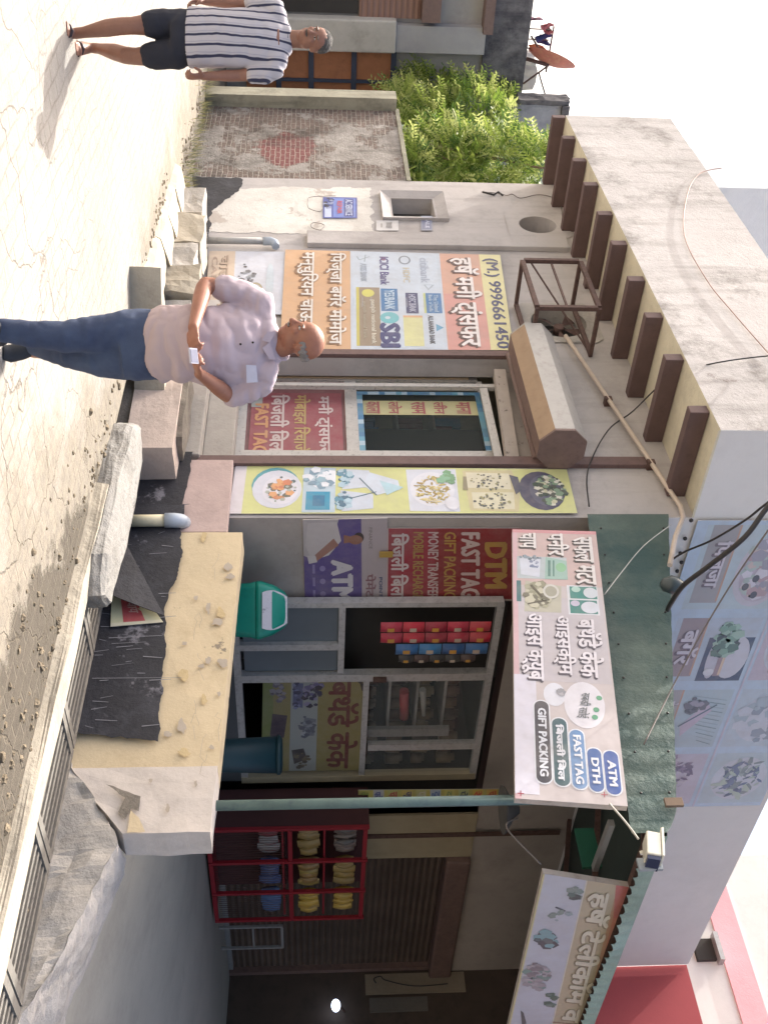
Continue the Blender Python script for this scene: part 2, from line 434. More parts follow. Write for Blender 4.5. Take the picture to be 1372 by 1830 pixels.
# ------------------------------------------------------------------ left shop building
YF, YO, XC, XL = 6.0, 5.05, -6.9, -13.9      # facade plane, overhang plane, right corner, left end
ZS, ZP = 4.95, 6.36                            # slab underside, parapet top
bld = thing('shop_building', 'beige two sided shop building with overhanging roof parapet on brown brackets', 'building', (XC, YF, 0))
ztop = 6.86
def X(U, V=600, y=YF): return aty(U, V, y).x
def Yx(U, V=600, x=XC): return atx(U, V, x).y
xd0, xd1 = X(640), X(824)                       # door opening of the left shop
w = MB()
wt = .22
hx_, hz_ = (aty(576, 1000, YF).x, aty(576, 1000, YF).z)   # exhaust hole
vx_, vz_ = (aty(403, 960, YF).x, aty(403, 960, YF).z)     # round vent
nx0, nx1, nz0, nz1 = X(352), X(384), aty(368, 700, YF).z, aty(368, 774, YF).z
DTOP = aty(730, 905, YF).z
def wall_with_holes(b, x0, x1, z0, z1, holes, mat):
    xs = sorted({x0, x1, *[h[0] for h in holes], *[h[1] for h in holes]}); zs = sorted({z0, z1, *[h[2] for h in holes], *[h[3] for h in holes]})
    for i in range(len(xs)-1):
        for j in range(len(zs)-1):
            cx, cz = (xs[i]+xs[i+1])/2, (zs[j]+zs[j+1])/2
            if any(h[0] < cx < h[1] and h[2] < cz < h[3] for h in holes): continue
            b.face([(xs[i],YF,zs[j]),(xs[i+1],YF,zs[j]),(xs[i+1],YF,zs[j+1]),(xs[i],YF,zs[j+1])], mat)
    for h in holes:
        a, c, d, e = h
        for q in ([(a,YF,d),(a,YF+wt,d),(a,YF+wt,e),(a,YF,e)], [(c,YF,d),(c,YF+wt,d),(c,YF+wt,e),(c,YF,e)],
                  [(a,YF,e),(c,YF,e),(c,YF+wt,e),(a,YF+wt,e)], [(a,YF,d),(c,YF,d),(c,YF+wt,d),(a,YF+wt,d)]):
            b.face(q, mat)
ZFL = .57                                       # shop floor level
wall_with_holes(w, XL, XC, 0, ZS, [(xd0, xd1, ZFL, 3.92), (hx_-.33, hx_+.36, hz_-.38, hz_+.34), (vx_-.3, vx_+.3, vz_-.3, vz_+.3), (nx0, nx1, nz0, nz1)], m_wall)
w.face([(XL,YF,0),(XL,16,0),(XL,16,ZS),(XL,YF,ZS)], m_wall)
w.build('wall', bld, fix=False)
# inner room of the left shop
w = MB(); YB = 8.4; xl, xr = xd0-1.2, XC-.25
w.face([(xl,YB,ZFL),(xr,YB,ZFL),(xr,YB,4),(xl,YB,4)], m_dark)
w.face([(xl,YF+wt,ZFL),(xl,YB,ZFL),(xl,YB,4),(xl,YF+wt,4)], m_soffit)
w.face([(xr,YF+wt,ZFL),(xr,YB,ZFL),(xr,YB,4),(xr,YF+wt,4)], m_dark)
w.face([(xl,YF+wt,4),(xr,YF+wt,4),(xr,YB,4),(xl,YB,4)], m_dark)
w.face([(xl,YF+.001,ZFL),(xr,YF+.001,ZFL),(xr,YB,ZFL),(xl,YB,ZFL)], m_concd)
w.build('inner_room', bld, fix=False)
w = MB()
for cx, cz in ((hx_, hz_), (vx_, vz_)):
    if w.v: w.build('shaft', bld); w = MB()
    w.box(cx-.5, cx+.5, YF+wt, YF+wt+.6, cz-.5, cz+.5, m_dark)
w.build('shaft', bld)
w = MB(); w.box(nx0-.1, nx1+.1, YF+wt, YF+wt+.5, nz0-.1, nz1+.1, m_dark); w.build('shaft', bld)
# side wall over the right hand shops
yw0, yw1, yc0, yc1, ys1 = Yx(1076), Yx(1388), Yx(1456), Yx(1532), Yx(1742)
ZL = 3.5
w = MB()
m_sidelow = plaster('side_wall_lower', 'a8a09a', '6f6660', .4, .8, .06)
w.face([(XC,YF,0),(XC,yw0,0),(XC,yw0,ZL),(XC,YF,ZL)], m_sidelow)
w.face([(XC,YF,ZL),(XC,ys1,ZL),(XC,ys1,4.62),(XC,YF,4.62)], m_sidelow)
w.face([(XC,YF,4.62),(XC,ys1,4.62),(XC,ys1,ztop),(XC,YF,ztop)], m_wallside)
w.face([(XC,YO,ZS),(XC,YF,ZS),(XC,YF,ztop),(XC,YO,ZP)], m_wallside)
w.face([(XC,yw0,0),(XC-.25,yw0,0),(XC-.25,yw0,ZL),(XC,yw0,ZL)], m_brown)
w.face([(XC-.25,yw0,ZL),(XC-.25,ys1,ZL),(XC,ys1,ZL),(XC,yw0,ZL)], m_brown)
# closed wall and interior behind the shopfront
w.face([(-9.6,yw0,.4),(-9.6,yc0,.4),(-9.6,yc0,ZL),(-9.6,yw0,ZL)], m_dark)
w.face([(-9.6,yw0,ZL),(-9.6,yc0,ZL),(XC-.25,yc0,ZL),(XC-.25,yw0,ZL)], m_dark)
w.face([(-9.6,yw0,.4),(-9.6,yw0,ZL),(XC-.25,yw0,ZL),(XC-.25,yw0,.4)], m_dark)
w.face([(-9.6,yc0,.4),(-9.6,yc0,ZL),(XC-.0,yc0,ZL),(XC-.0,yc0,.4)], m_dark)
w.box(XC-.7, XC-.4, yc0+.01, ys1+.3, 0, 3.9, m_dark)  # unseen dark box added behind the shutter to close a light leak
w.face([(-9.6,yw0,.5),(-9.6,yc0,.5),(XC,yc0,.5),(XC,yw0,.5)], m_concd)
w.build('side_wall', bld, fix=False)
# roof parapet
w = MB()
w.face([(XL,YO,ZS),(XC,YO,ZS),(XC,YO,ZP),(XL,YO,ZP)], m_fascia)
w.face([(XL,YO,ZS),(XL,16,ZS),(XL,16,ZP),(XL,YO,ZP)], m_fascia)
w.face([(XL,YO,ZP),(XC,YO,ZP),(XC,YO+.16,ZP),(XL,YO+.16,ZP)], m_fascia)
w.face([(XL,YO+.16,ZP),(XC,YO+.16,ZP),(XC,YO+.16,5.2),(XL,YO+.16,5.2)], m_fascia)
w.face([(XL,YO+.16,5.2),(XC,YO+.16,5.2),(XC,16,5.2),(XL,16,5.2)], m_conc)
w.build('parapet', bld, fix=False)
w = MB()
w.face([(XL,YO,ZS),(XC,YO,ZS),(XC,YF,ZS),(XL,YF,ZS)], m_soffit)
w.face([(XC,YO,ZS-.001),(XC,YF,ZS-.001),(XC,YF,ZS-.02),(XC,YO,ZS-.02)], m_soffit)
w.build('soffit', bld, fix=False)
m_brk = paint('bracket_brown', '604d4b', .75, .1, 5, '453634', .3)
tips = [(208,1036),(245,1050),(285,1070),(328,1090),(380,1113),(433,1138),(497,1167),(562,1200),(637,1235),(730,1278)]
for U, V in tips:
    p = aty(U, V, YO+.02); b = MB()
    b.box(p.x-.05, p.x+.055, YO+.025, YF-.001, ZS-.17, ZS-.004, m_brk)
    b.build('bracket', bld, .006)
# corner pilaster & grey duct
b = MB(); b.box(X(421)-.0, X(444), YF-.07, YF-.001, 1.55, ZS-.18, m_wall); b.build('duct_pier', bld, .01)
# plaster border around the vent, round sleeve
def annulus(b, cx, cz, r0, r1, y0, y1, mat, n=28, sq=None):
    for k in range(n):
        a, c = 2*math.pi*k/n, 2*math.pi*(k+1)/n
        A = [(cx+r0*math.cos(t), y0, cz+r0*math.sin(t)) for t in (a, c)]
        if sq:
            B = []
            for t in (a, c):
                q = max(abs(math.cos(t)), abs(math.sin(t))); B.append((cx+sq[0]*math.cos(t)/q, y0, cz+sq[1]*math.sin(t)/q))
        else: B = [(cx+r1*math.cos(t), y0, cz+r1*math.sin(t)) for t in (a, c)]
        b.face([A[0], A[1], B[1], B[0]], mat)
        b.face([A[0], A[1], (A[1][0], y1, A[1][2]), (A[0][0], y1, A[0][2])], mat, True)
b = MB(); annulus(b, vx_, vz_, .24, 0, YF-.012, YF+.35, m_wall, sq=(.37, .4)); b.build('vent_surround', bld, fix=False)
b = MB(); annulus(b, hx_+.02, hz_-.02, .31, 0, YF-.012, YF+.35, m_conc, sq=(.42, .44)); b.build('exhaust_surround', bld, fix=False)
# splayed niche of the small window
b = MB(); o_ = .1
A = [(nx0-.14,nz0-.14),(nx1+.14,nz0-.14),(nx1+.14,nz1+.16),(nx0-.14,nz1+.16)]; B = [(nx0,nz0),(nx1,nz0),(nx1,nz1),(nx0,nz1)]
for k in range(4):
    q = (k+1) % 4
    b.face([(A[k][0],YF-.05,A[k][1]),(A[q][0],YF-.05,A[q][1]),(B[q][0],YF+.01,B[q][1]),(B[k][0],YF+.01,B[k][1])], m_wall)
    b.face([(A[k][0],YF-.05,A[k][1]),(A[q][0],YF-.05,A[q][1]),(A[q][0],YF,A[q][1]),(A[k][0],YF,A[k][1])], m_wall)
b.build('window_surround', bld, fix=False)
# white-washed panel and black base at the left end: ragged-edged coats of paint
def ragged(b, pts, y, mat, seed, amp=.04, n=10):
    rg = random.Random(seed); out = []
    for i in range(len(pts)):
        p, q = pts[i], pts[(i+1) % len(pts)]; n = max(3, int(math.hypot(q[0]-p[0], q[1]-p[1])/.022))
        for k in range(n):
            t = k/n; x, z = p[0]*(1-t)+q[0]*t, p[1]*(1-t)+q[1]*t; v = noise.noise_vector(Vector((x*3.1, z*3.1, seed)))*2.4 + noise.noise_vector(Vector((x*11, z*11, seed)))*1.4
            out.append((x + amp*v.x + rg.uniform(-amp, amp)*.3, y, z + amp*v.y + rg.uniform(-amp, amp)*.3))
    b.face(out, mat)
def pxz(U, V): p = aty(U, V, YF); return (p.x, p.z)
b = MB()
ragged(b, [pxz(336,372), pxz(416,362), pxz(418,668), pxz(335,664)], YF-.004, m_whitewash, 3, .03)
b.build('whitewash_coat', bld, fix=False)
b = MB()
ragged(b, [(XL+.02,.02), pxz(446,338), pxz(446,368), pxz(374,382), pxz(340,432), (XL+.03, pxz(330,432)[1])], YF-.007, m_black, 5, .02)
b.build('black_base_coat', bld, fix=False); b = MB()
ragged(b, [(xd1+.0,.0), (-6.6,.0), (-6.6,.5), (xd1+.0,.53)], YF-.1, m_black, 8, .008)
b.build('black_base_coat', bld, fix=False)
# plinth below the door, brown shutter channels
m_plinth = plaster('plinth_grey', 'aaa49c', '77706a', .5, 1.5, .1, bs=.4)
b = MB(); b.box(xd0-.1, xd1+.02, YF-.09, YF+.3, 0, ZFL+.02, m_plinth); b.box(xd0+.1, xd1-.0, YF+.08, YF+.32, ZFL+.02, ZFL+.3, m_plinth); b.build('plinth', bld, .01)
b = MB(); b.box(xd1-.02, xd1+.1, YF-.05, YF-.002, ZFL, ZS-.2, m_brown); b.box(xd0-.1, xd0+.0, YF-.05, YF-.002, ZFL, 3.95, m_brown); b.build('shutter_channel', bld, .004)
b = MB()
m_pk = plaster('base_pink', 'baa59f', '8f7f79', .5, 2, .08)
b.box(xd1+.1, -6.62, YF-.09, YF-.002, .5, aty(870, 415, YF).z, m_pk); b.build('base_course', bld, .006)

# ------------------------------------------------------------------ second building (red side wall) and the far tall one
m_red = plaster('red_distemper', 'a34a4e', '8a3f43', .3, .6, .05, bs=.1)
m_pale = plaster('pale_distemper', 'd8d6d3', 'b8b4b0', .3, .8, .04, bs=.15)
rb = thing('red_building', 'building with a plain red side wall beyond the grey parapet', 'building', (XC, ys1, 0))
b = MB(); b.box(XC-.0, 2, ys1+.02, ys1+6, 0, ztop-.02, m_red); b.build('wall', rb)
b = MB(); b.prism([(XC-.3,ys1-.012,0),(1.8,ys1-.012,0),(1.8,ys1-.012,3.9),(-3.8,ys1-.012,3.9),(XC,ys1-.012,4.5),(XC-.3,ys1-.012,4.5)], (0,.03,0), paint('recess_shade_brown', '51463f', .9, .15, 2, '35302c', .5)); b.build('back_panel', rb)  # dark panel: shade of the recess below the awning, put in as colour
pb = thing('pale_building', 'tall pale building with a pink band and one small window, behind the red wall', 'building', (-9, 20, 0))
b = MB(); b.box(-12.6, 6, 21, 30, 0, 15, m_pale); b.build('wall', pb)
b = MB(); m_pink = plaster('pink_band', 'e0a9b0', 'c58f96', .3, 1, .04)
q1, q2 = aty(1640, 1290, 20.96), aty(1830, 1340, 20.96)
b.box(-12.64, 6.02, 20.95, 21, q1.z-.25, q1.z+.3, m_pink); b.build('band', pb)
p = aty(1700, 1262, 20.95); b = MB(); b.box(p.x-.25, p.x+.2, 20.9, 20.999, p.z-.25, p.z+.15, m_dark)
f_ = b.build('window', pb); b = MB(); b.box(p.x-.3, p.x+.3, 20.7, 20.95, p.z+.15, p.z+.25, m_steel); b.build('sunshade', f_)

# ------------------------------------------------------------------ veranda: low wall, ramp
def base_wall():
    root = thing('veranda_wall', 'peeling yellow and white low wall with black painted foot beside the drain', 'wall', (-5.2, 5.9, 0))
    x0, x1 = -6.62, atz(1488, 375, .95).x
    x0 = -6.6; x1 = aty(1488, 375, 5.9).x
    zt0 = aty(905, 437, 5.9).z; zt1 = aty(1488, 375, 5.9).z
    xm = aty(1372, 300, 5.9).x
    b = MB()
    b.hexa([(x0,5.9,0),(xm,5.9,0),(xm,6.14,0),(x0,6.14,0),(x0,5.9,zt0),(xm,5.9,zt1+.02),(xm,6.14,zt1+.02),(x0,6.14,zt0)], m_yellow)
    roughen(b.build('yellow_wall', root), .008, 5, 3)
    b = MB()
    b.hexa([(xm,5.89,0),(x1,5.89,.42),(x1,6.14,.42),(xm,6.14,0),(xm,5.89,zt1+.02),(x1,5.89,zt1),(x1,6.14,zt1),(xm,6.14,zt1+.02)], m_whitep)
    roughen(b.build('white_wall', root), .012, 4, 3)
    b = MB()
    P = lambda U, V: (aty(U, V, 5.88).x, aty(U, V, 5.88).z)
    ragged(b, [(x0-.32, -.3), P(1310, 118), P(1322, 280), P(1250, 284), P(1180, 295), P(1080, 302), P(1000, 322), P(905, 332), (x0-.32, P(880,345)[1])], 5.868, m_black, 11, .014, 8)
    b.build('black_coat', root, fix=False)
    b = MB(); rg = random.Random(31); mk = paint('chalky_scratch', '85858c', .8)
    for (u, v0, v1) in [(1212,165,325),(1060,185,250),(1085,200,262),(1140,195,290),(1150,200,262),(1095,178,205)] + [(rg.uniform(940,1300), v, v+rg.uniform(8,40)) for v in [rg.uniform(150,290) for _ in range(34)]]:
        q, w_ = aty(u, v0, 5.862), aty(u+rg.uniform(-5,5), v1, 5.862); t_ = rg.uniform(.0015,.004)
        b.face([(q.x-t_,5.862,q.z),(q.x+t_,5.862,q.z),(w_.x+t_*.6,5.862,w_.z),(w_.x-t_*.6,5.862,w_.z)], mk)
    tag(b.build('scratches', root, fix=False), kind='stuff')
    b = MB(); chipm = plaster('chip_grey', 'ada294', '8f8577', .4, 5, .1, bs=.1); stm = plaster('ochre_stain', 'c2ae86', 'b39c74', .5, 5, .1)
    for (u, v, a, c, mt) in [(1012,408,9,8,chipm),(1030,412,6,9,chipm),(1085,372,12,5,chipm),(1112,388,7,12,chipm),(1180,372,7,6,chipm),(1184,398,9,10,chipm),(1190,360,4,7,chipm),(1298,325,16,9,chipm),(1312,300,6,8,chipm),
                         (1068,350,5,4,chipm),(1240,392,5,4,chipm),(1150,330,4,5,chipm),(1335,378,6,5,chipm),(960,365,9,6,stm),(1095,395,12,8,stm),(1205,330,12,10,stm),(1250,365,10,6,stm),(1345,330,8,12,stm),(1400,350,7,3,chipm),(1445,300,9,4,chipm),(1395,270,5,4,chipm)]:
        pts = []
        for k in range(14):
            t_ = 2*math.pi*k/14; rr_ = rg.uniform(.55, 1.15); pts.append(tuple(aty(u+a*rr_*math.cos(t_), v+c*rr_*math.sin(t_), 5.9 - (.0175 if u < 1368 else .03))))
        b.face(pts, mt)
    for k in range(9):
        u, v = rg.uniform(930,1350), rg.uniform(330,400)
        if k < 5: v = rg.uniform(355,395)
        P_ = [aty(u+i*rg.uniform(6,14), v+rg.uniform(-8,8), 5.882) for i in range(5)]
        for p_, q_ in zip(P_, P_[1:]): b.face([p_, q_, q_+Vector((0,0,.003)), p_+Vector((0,0,.003))], chipm)
    tag(b.build('chips', root, fix=False), kind='stuff')
    # broken plaster patch on the white end
    b = MB(); ragged(b, [P(1405,192), P(1425,255), P(1452,250), P(1448,235), P(1468,228), P(1455,215), P(1428,225)], 5.862, m_concd, 4, .006, 5)
    ragged(b, [P(1450,234), P(1490,228), P(1488,262), P(1462,250)], 5.864, m_yellow, 6, .006, 5)
    b.build('broken_patch', root, fix=False)
    return root
base_wall()
# paved slope up to the shops
g = MB()
rows = []
for j in range(21):
    y = 6.16 + j*.75
    row = []
    for i, (x, z) in enumerate([(-.4, .006), (-2.3, .012), (-3.1, .10), (-3.9, .24), (-4.7, .40), (-5.4, .48), (-6.9, .5)]):
        row.append((x + .5*max(0, 1-j/3)*(1 if i < 3 else 0)*0 , y, z))
    rows.append(row)
g.grid(rows, m_rampc, True)
g.face([(x, 6.16, z) for x, z in [(-.4,.006),(-2.3,.012),(-3.1,.10),(-3.9,.24),(-4.7,.40),(-5.4,.48),(-6.9,.5),(-6.9,-.01),(-.4,-.01)]], m_concd)
tag(g.build('pavement_slope', fix=False), kind='structure')
# crumbled concrete shoulder at the wall's end
b = MB(); rows = []; NX, NY = 44, 16
for i in range(NX+1):
    x = -4.3 + 1.75*i/NX; row = []
    for j in range(NY+1):
        y = 5.86 + .85*j/NY
        hx = min(1, max(0, (-2.62 - x)/1.15))**.8; hy = 1 - max(0, (j/NY-.45))*.9
        lx = min(1, max(.08, (x+4.3)/.6)); z = .44*hx*hy*lx + .035*noise.noise(Vector((x*4, y*4, 1)))+ .02*noise.noise(Vector((x*14, y*14, 2)))
        row.append((x, y + .02*noise.noise(Vector((x*7, y, 5))), max(z, -.05)))
    rows.append(row)
b.grid(rows, m_conc, False)
b.grid([[(p[0], p[1] + .03*noise.noise(Vector((p[0]*6, k_, 3))), p[2]*(1-k_/4)-.02*k_) for p in [r_[0] for r_ in rows]] for k_ in range(5)], m_conc, False)
tag(b.build('concrete_shoulder', fix=False), 'crumbling grey concrete shoulder under the broken white end of the low wall', 'rubble')

# ------------------------------------------------------------------ drain covers, kerbs
b = MB()
def pz(U, V, z=0): return atz(U, V, z)
# long kerb between the road and the grating
k0, k1 = atz(975, 150, .05), atz(1680, -30, .05)
b.hexa([(-6.2,5.02,-.1),(-1.6,5.02,-.1),(-1.6,5.24,-.1),(-6.2,5.24,-.1),(-6.2,5.06,.09),(-1.6,5.06,.07),(-1.6,5.24,.07),(-6.2,5.24,.09)], m_stone)
tag(roughen(b.build('drain_kerb'), .02, 5, 8), 'long sunlit worn concrete kerb between the road and the drain grating', 'kerb')
# thick cracked slab over the drain
b = MB()
sx0, sx1 = atz(775, 215, .1).x, -6.05
m_slab = plaster('grey_slab', '8c8a86', '6b655c', .5, 2, .12, bs=1, bsc=16)
out_ = [(-7.32,5.32),(-7.1,5.16),(-6.6,5.1),(-5.45,5.06),(-5.2,5.22),(-5.3,5.45),(-5.9,5.6),(-6.6,5.68),(-7.15,5.6)]
cx_, cy_ = -6.25, 5.38
b.grid([[(cx_+(x-cx_)*f, cy_+(y-cy_)*f2, z) for x, y in out_] for f, f2, z in ((1,1,0),(1,1,.10),(.985,.93,.155),(.95,.78,.185),(.6,.4,.195))], m_slab, False, True, True, True)
o_ = roughen(b.build('cover_slab', bevel=.0), .02, 6, 3)
tag(o_, 'thick rough grey concrete slab lying over the drain by the black wall', 'slab')
# iron gratings
m_grate = paint('grating_cement', '77736c', .85, .12, 8, '47433e', .6)
gx = [-6.1, -5.25, -4.4, -3.55, -2.7, -1.85]
glab = ['slatted concrete drain grating nearest the thick slab', 'slatted drain grating under the torn red poster', 'slatted drain grating below the middle of the black wall',
        'slatted drain grating under the end of the black wall', 'slatted drain grating beside the crumbling concrete shoulder']
def grating(x0, x1, lab):
    r = thing('drain_grating', lab, 'grating', ((x0+x1)/2, 5.55, 0), 'slatted gratings covering the drain')
    b = MB(); b.box(x0+.01, x0+.07, 5.25, 5.86, -.05, .03, m_grate); b.box(x1-.07, x1-.01, 5.25, 5.86, -.05, .03, m_grate)
    b.box(x0+.07, x1-.07, 5.25, 5.30, -.05, .028, m_grate); b.box(x0+.07, x1-.07, 5.80, 5.86, -.05, .028, m_grate)
    b.build('frame', r)
    for k in range(6):
        y = 5.335 + k*.081; b = MB(); b.box(x0+.07, x1-.07, y, y+.032, -.03, .02, m_grate); b.build('slat', r)
for k in range(5): grating(gx[k], gx[k+1], glab[k])

# ------------------------------------------------------------------ steps and kerb stones by the left shop
def block(name, lab, cat, pts, z0, z1, mat, seed=1, amp=.02, grp=None, cuts=4, tilt=None):
    b = MB(); b.prism([(p[0], p[1], z0) for p in pts], (0, 0, z1-z0), mat)
    o = roughen(b.build(name), amp, 4, cuts, seed); return tag(o, lab, cat, grp)
A = atz(476, 232, .0); Bq = atz(756, 243, .0)
block('door_step', 'long pale stone step at the road edge behind the lilac shirt man', 'step', [(A.x,A.y),(Bq.x,Bq.y),(Bq.x-.05,Bq.y+.32),(A.x-.1,A.y+.55)], 0, .27, m_stone, 2, .012)
A = aty(565, 300, 5.45); Bq = aty(800, 300, 5.55)
block('door_step', 'upper beige step against the plinth of the glass door', 'step', [(A.x,5.5),(Bq.x,5.55),(Bq.x,5.9),(A.x,5.9)], 0, .42, plaster('step_beige', 'c0b0a6', '8a7d74', .5, 2, .08), 3, .012)
cols = ['mossy dark masonry edge of the drain beside the door step']
block('drain_edge', cols[0], 'masonry', [(-8.6,5.5),(-7.55,5.62),(-7.55,5.9),(-8.6,5.9)], -.4, .47, m_concd, 5, .03)
ks = [((300,318),(340,322),'leftmost'), ((335,305),(372,315),''), ((370,285),(408,300),''), ((405,268),(440,285),''), ((438,252),(474,270),'')]
klab = ['white sunlit kerb slab next to the weeds, farthest along the wall', 'white sunlit kerb slab second from the weeds', 'white sunlit kerb slab in the middle of the tilted row',
        'white sunlit kerb slab before the grey pipe', 'last white kerb slab of the row, nearest the door step']
m_lit = plaster('kerb_white', 'b5ac9c', '857b6a', .35, 2.5, .08, bs=.4)
for i in range(5):
    xa = -12.3 + i*.72; y0 = 5.14 - i*.05
    b = MB(); b.hexa([(xa,y0,-.02),(xa+.68,y0-.02,-.02),(xa+.62,y0+.34,-.02),(xa-.04,y0+.34,-.02),(xa-.0,y0+.05,.06),(xa+.70,y0+.02,.07),(xa+.70,y0+.36,.14),(xa+.0,y0+.36,.11)], m_lit)
    tag(roughen(b.build('kerb_slab'), .015, 5, 3, i), klab[i], 'kerb slab', 'tilted kerb slabs along the road edge')
blabs = ['dark square rubble block below the black painted corner', 'rounded grey rubble block under the grey pipe', 'flat broken block beside the pipe foot', 'brown broken block behind the lilac shirt man', 'small dark block by the poster with a cup']
bp = [(-11.9,5.62,.28,.22,.34),(-11.1,5.6,.3,.24,.4),(-10.5,5.62,.27,.22,.36),(-9.95,5.6,.26,.24,.45),(-9.4,5.66,.24,.2,.38)]
for i, (x, y, a, c, z) in enumerate(bp):
    block('rubble_block', blabs[i], 'block', [(x-a,y-c),(x+a,y-c*.8),(x+a*.9,y+c),(x-a*1.05,y+c*.9)], 0, z, m_stone if i % 2 else m_conc, i+20, .035, 'rubble blocks along the wall foot')
tag(rubble('rubble', [(-10.6,5.0,(.5,.08)),(-9.2,5.1,(.4,.1)),(-13.2,5.5,(.7,.12)),(-6.6,4.95,(.9,.1)),(-4.2,4.93,(1.2,.08)),(-3.4,6.1,(.35,.15)),(-16,5.5,(1,.15)),(-4.6,4.6,(.9,.25)),(-3.6,4.5,(.8,.3))], 520, .008, .042, 5, m_earth), kind='stuff', label='loose gravel and crumbled earth along the drain edge')
b = MB()

# ------------------------------------------------------------------ boards on the street facade
m_board = paint('board_edge', 'b9b0a8', .6, .08, 5, '7c6a60', .5)
m_flex = paint('flex_back', 'c9c4c0', .55, .05, 5)
def board(name, lab, cat, bd, arts, th=.03, frame=m_board, group=None, bname='panel'):
    root = thing(name, lab, cat, tuple((bd.c[0] + bd.c[1]) / 2), group)
    bd.body(frame, th, bname, root)
    arts(bd); bd.art('print', root); return root
def fy(U, V, y=5.955): return aty(U, V, y)
def bank_art(b):
    D = 'c9cdd8'
    b.rect(0,0,1,1,'c9a27e',.0015); b.rect(0,.715,1,1,'c99b88',.002); b.rect(0,.9,1,1,'d4ce9a',.0035)
    b.rect(.45,.72,1,.9,'c88f88',.0028)
    b.rect(0,.3,1,.715,'b9c4d2',.003); b.rect(.02,.31,.98,.7,'bcc8d6',.0034)
    b.text('(M.) 9996661450', .05,.915,.985,.985,'2c3566',.005,.03, box=(-.2,.72))
    b.text2(dev('हर्ष मनी ट्रांसफर'), .05,.745,.97,.89,'e6dfdf','5a3f3c',.005,.028,.07)
    b.text2(dev('पिज्जा बर्गर मोमोज'), .03,.19,.96,.28,'ddd8d2','8c6a4e',.005,.025,.06)
    b.text2(dev('मन्चुरियन चाऊमीन'), .03,.06,.94,.155,'ddd8d2','8c6a4e',.005,.025,.06)
    # bank names in rows
    b.line([(.06,.39),(.1,.34),(.06,.33)],.012,'8fa0ac'); b.line([(.04,.37),(.12,.365)],.012,'8fa0ac')
    b.text('AXIS BANK',.14,.345,.34,.375,'a6b2c0',.005,.01)
    b.rect(.40,.325,.97,.43,'8b7d6c',.0042); b.rect(.40,.325,.97,.338,'bcb45a',.0048)
    b.ring(.46,.378,.04,.028,'c3c063',.005); b.text('punjab national bank',.53,.385,.95,.41,'d6d2c4',.0052,.02); b.text('punjab national bank',.55,.352,.9,.37,'b5ae9c',.0052,.01)
    b.ring(.08,.452,.022,.012,'9a6f84',.0045); b.text('ICICI Bank',.06,.435,.37,.475,'514c86',.005,.03)
    b.rect(.41,.435,.64,.51,'2f6ea3',.0042); b.text('YES/BANK',.425,.452,.625,.495,'b9cfe2',.0052,.035)
    b.ring(.705,.47,.055,.042,'63aeb8',.0045); b.ring(.705,.462,.014,.012,'b9c8d4',.005); b.text('SBI',.765,.43,.975,.51,'27306b',.005,.06)
    b.ring(.09,.55,.05,.028,'7c8592',.0045); b.ring(.09,.55,.038,.02,'bcc8d6',.005)
    b.text('HDFC',.18,.54,.34,.57,'c5bda6',.005,.02)
    b.rect(.45,.545,.66,.6,'2d3566',.0042); b.text('HDFC BANK',.47,.56,.645,.588,'b8bdd2',.0052,.03)
    b.rect(.68,.53,.97,.615,'cbcb97',.0042); b.rect(.68,.53,.70,.615,'cda57c',.0047)
    b.text('citibank',.06,.62,.34,.66,'a3aec2',.005,.01); b.poly([(.36,.63),(.42,.65),(.36,.68)],'9caab8',.0045); b.poly([(.365,.638),(.405,.651),(.365,.668)],'bcc8d6',.005)
    b.rect(.45,.635,.655,.705,'2f6fa6',.0042); b.rect(.45,.625,.655,.635,'b8c07c',.0042)
    b.text('The United',.47,.672,.64,.69,'b9cfe2',.0052,.02); b.text('Bank of India',.47,.648,.64,.664,'b9cfe2',.0052,.02)
    b.text('ALLAHABAD BANK',.68,.64,.95,.662,'4a4c58',.005,.03); b.poly([(.76,.672),(.83,.672),(.795,.705)],'4f93b8',.0045)
    rg = random.Random(3)
    for i in range(10): b.text('A UNIT OF BANKING', .5, .31+.0395*i, .6, .316+.0395*i, 'aab4c0', .0046)
board('sign_board', 'orange and white money transfer sign board with bank logos and a blue phone number', 'sign board',
      Board(fy(446,510), fy(624,500), fy(626,918), fy(456,893)), bank_art, .06)
def cup_art(b):
    b.rect(0,0,1,1,'c7cbd6',.0015); b.rect(0,0,.8,.34,'cbb9a6',.003); b.rect(.8,0,1,.34,'c9c3be',.003)
    b.text2(dev('चाऊमीन'),.08,.16,.92,.3,'bda794','8c7a6c',.005,.02,.03)
    b.text('CAFE',.1,.05,.6,.12,'b09a8a',.005,.02)
    b.ring(.62,.62,.1,.09,'a39a80',.004); b.ring(.62,.62,.07,.06,'c7cbd6',.0045)
    b.poly([(.42,.52),(.55,.5),(.7,.54),(.56,.57)],'4c4a4c',.004); b.scatter(.45,.5,.25,.1,['6c6f76','8e949c','565458'],26,.022,.005,4)
    b.ring(.5,.8,.3,.05,'bcc8d2',.004)
board('poster', 'pale flex poster with a small cup picture, under the money transfer board', 'poster',
      Board(fy(449,374,5.97), fy(560,366,5.97), fy(562,508,5.97), fy(450,512,5.97)), cup_art, .006, m_flex)
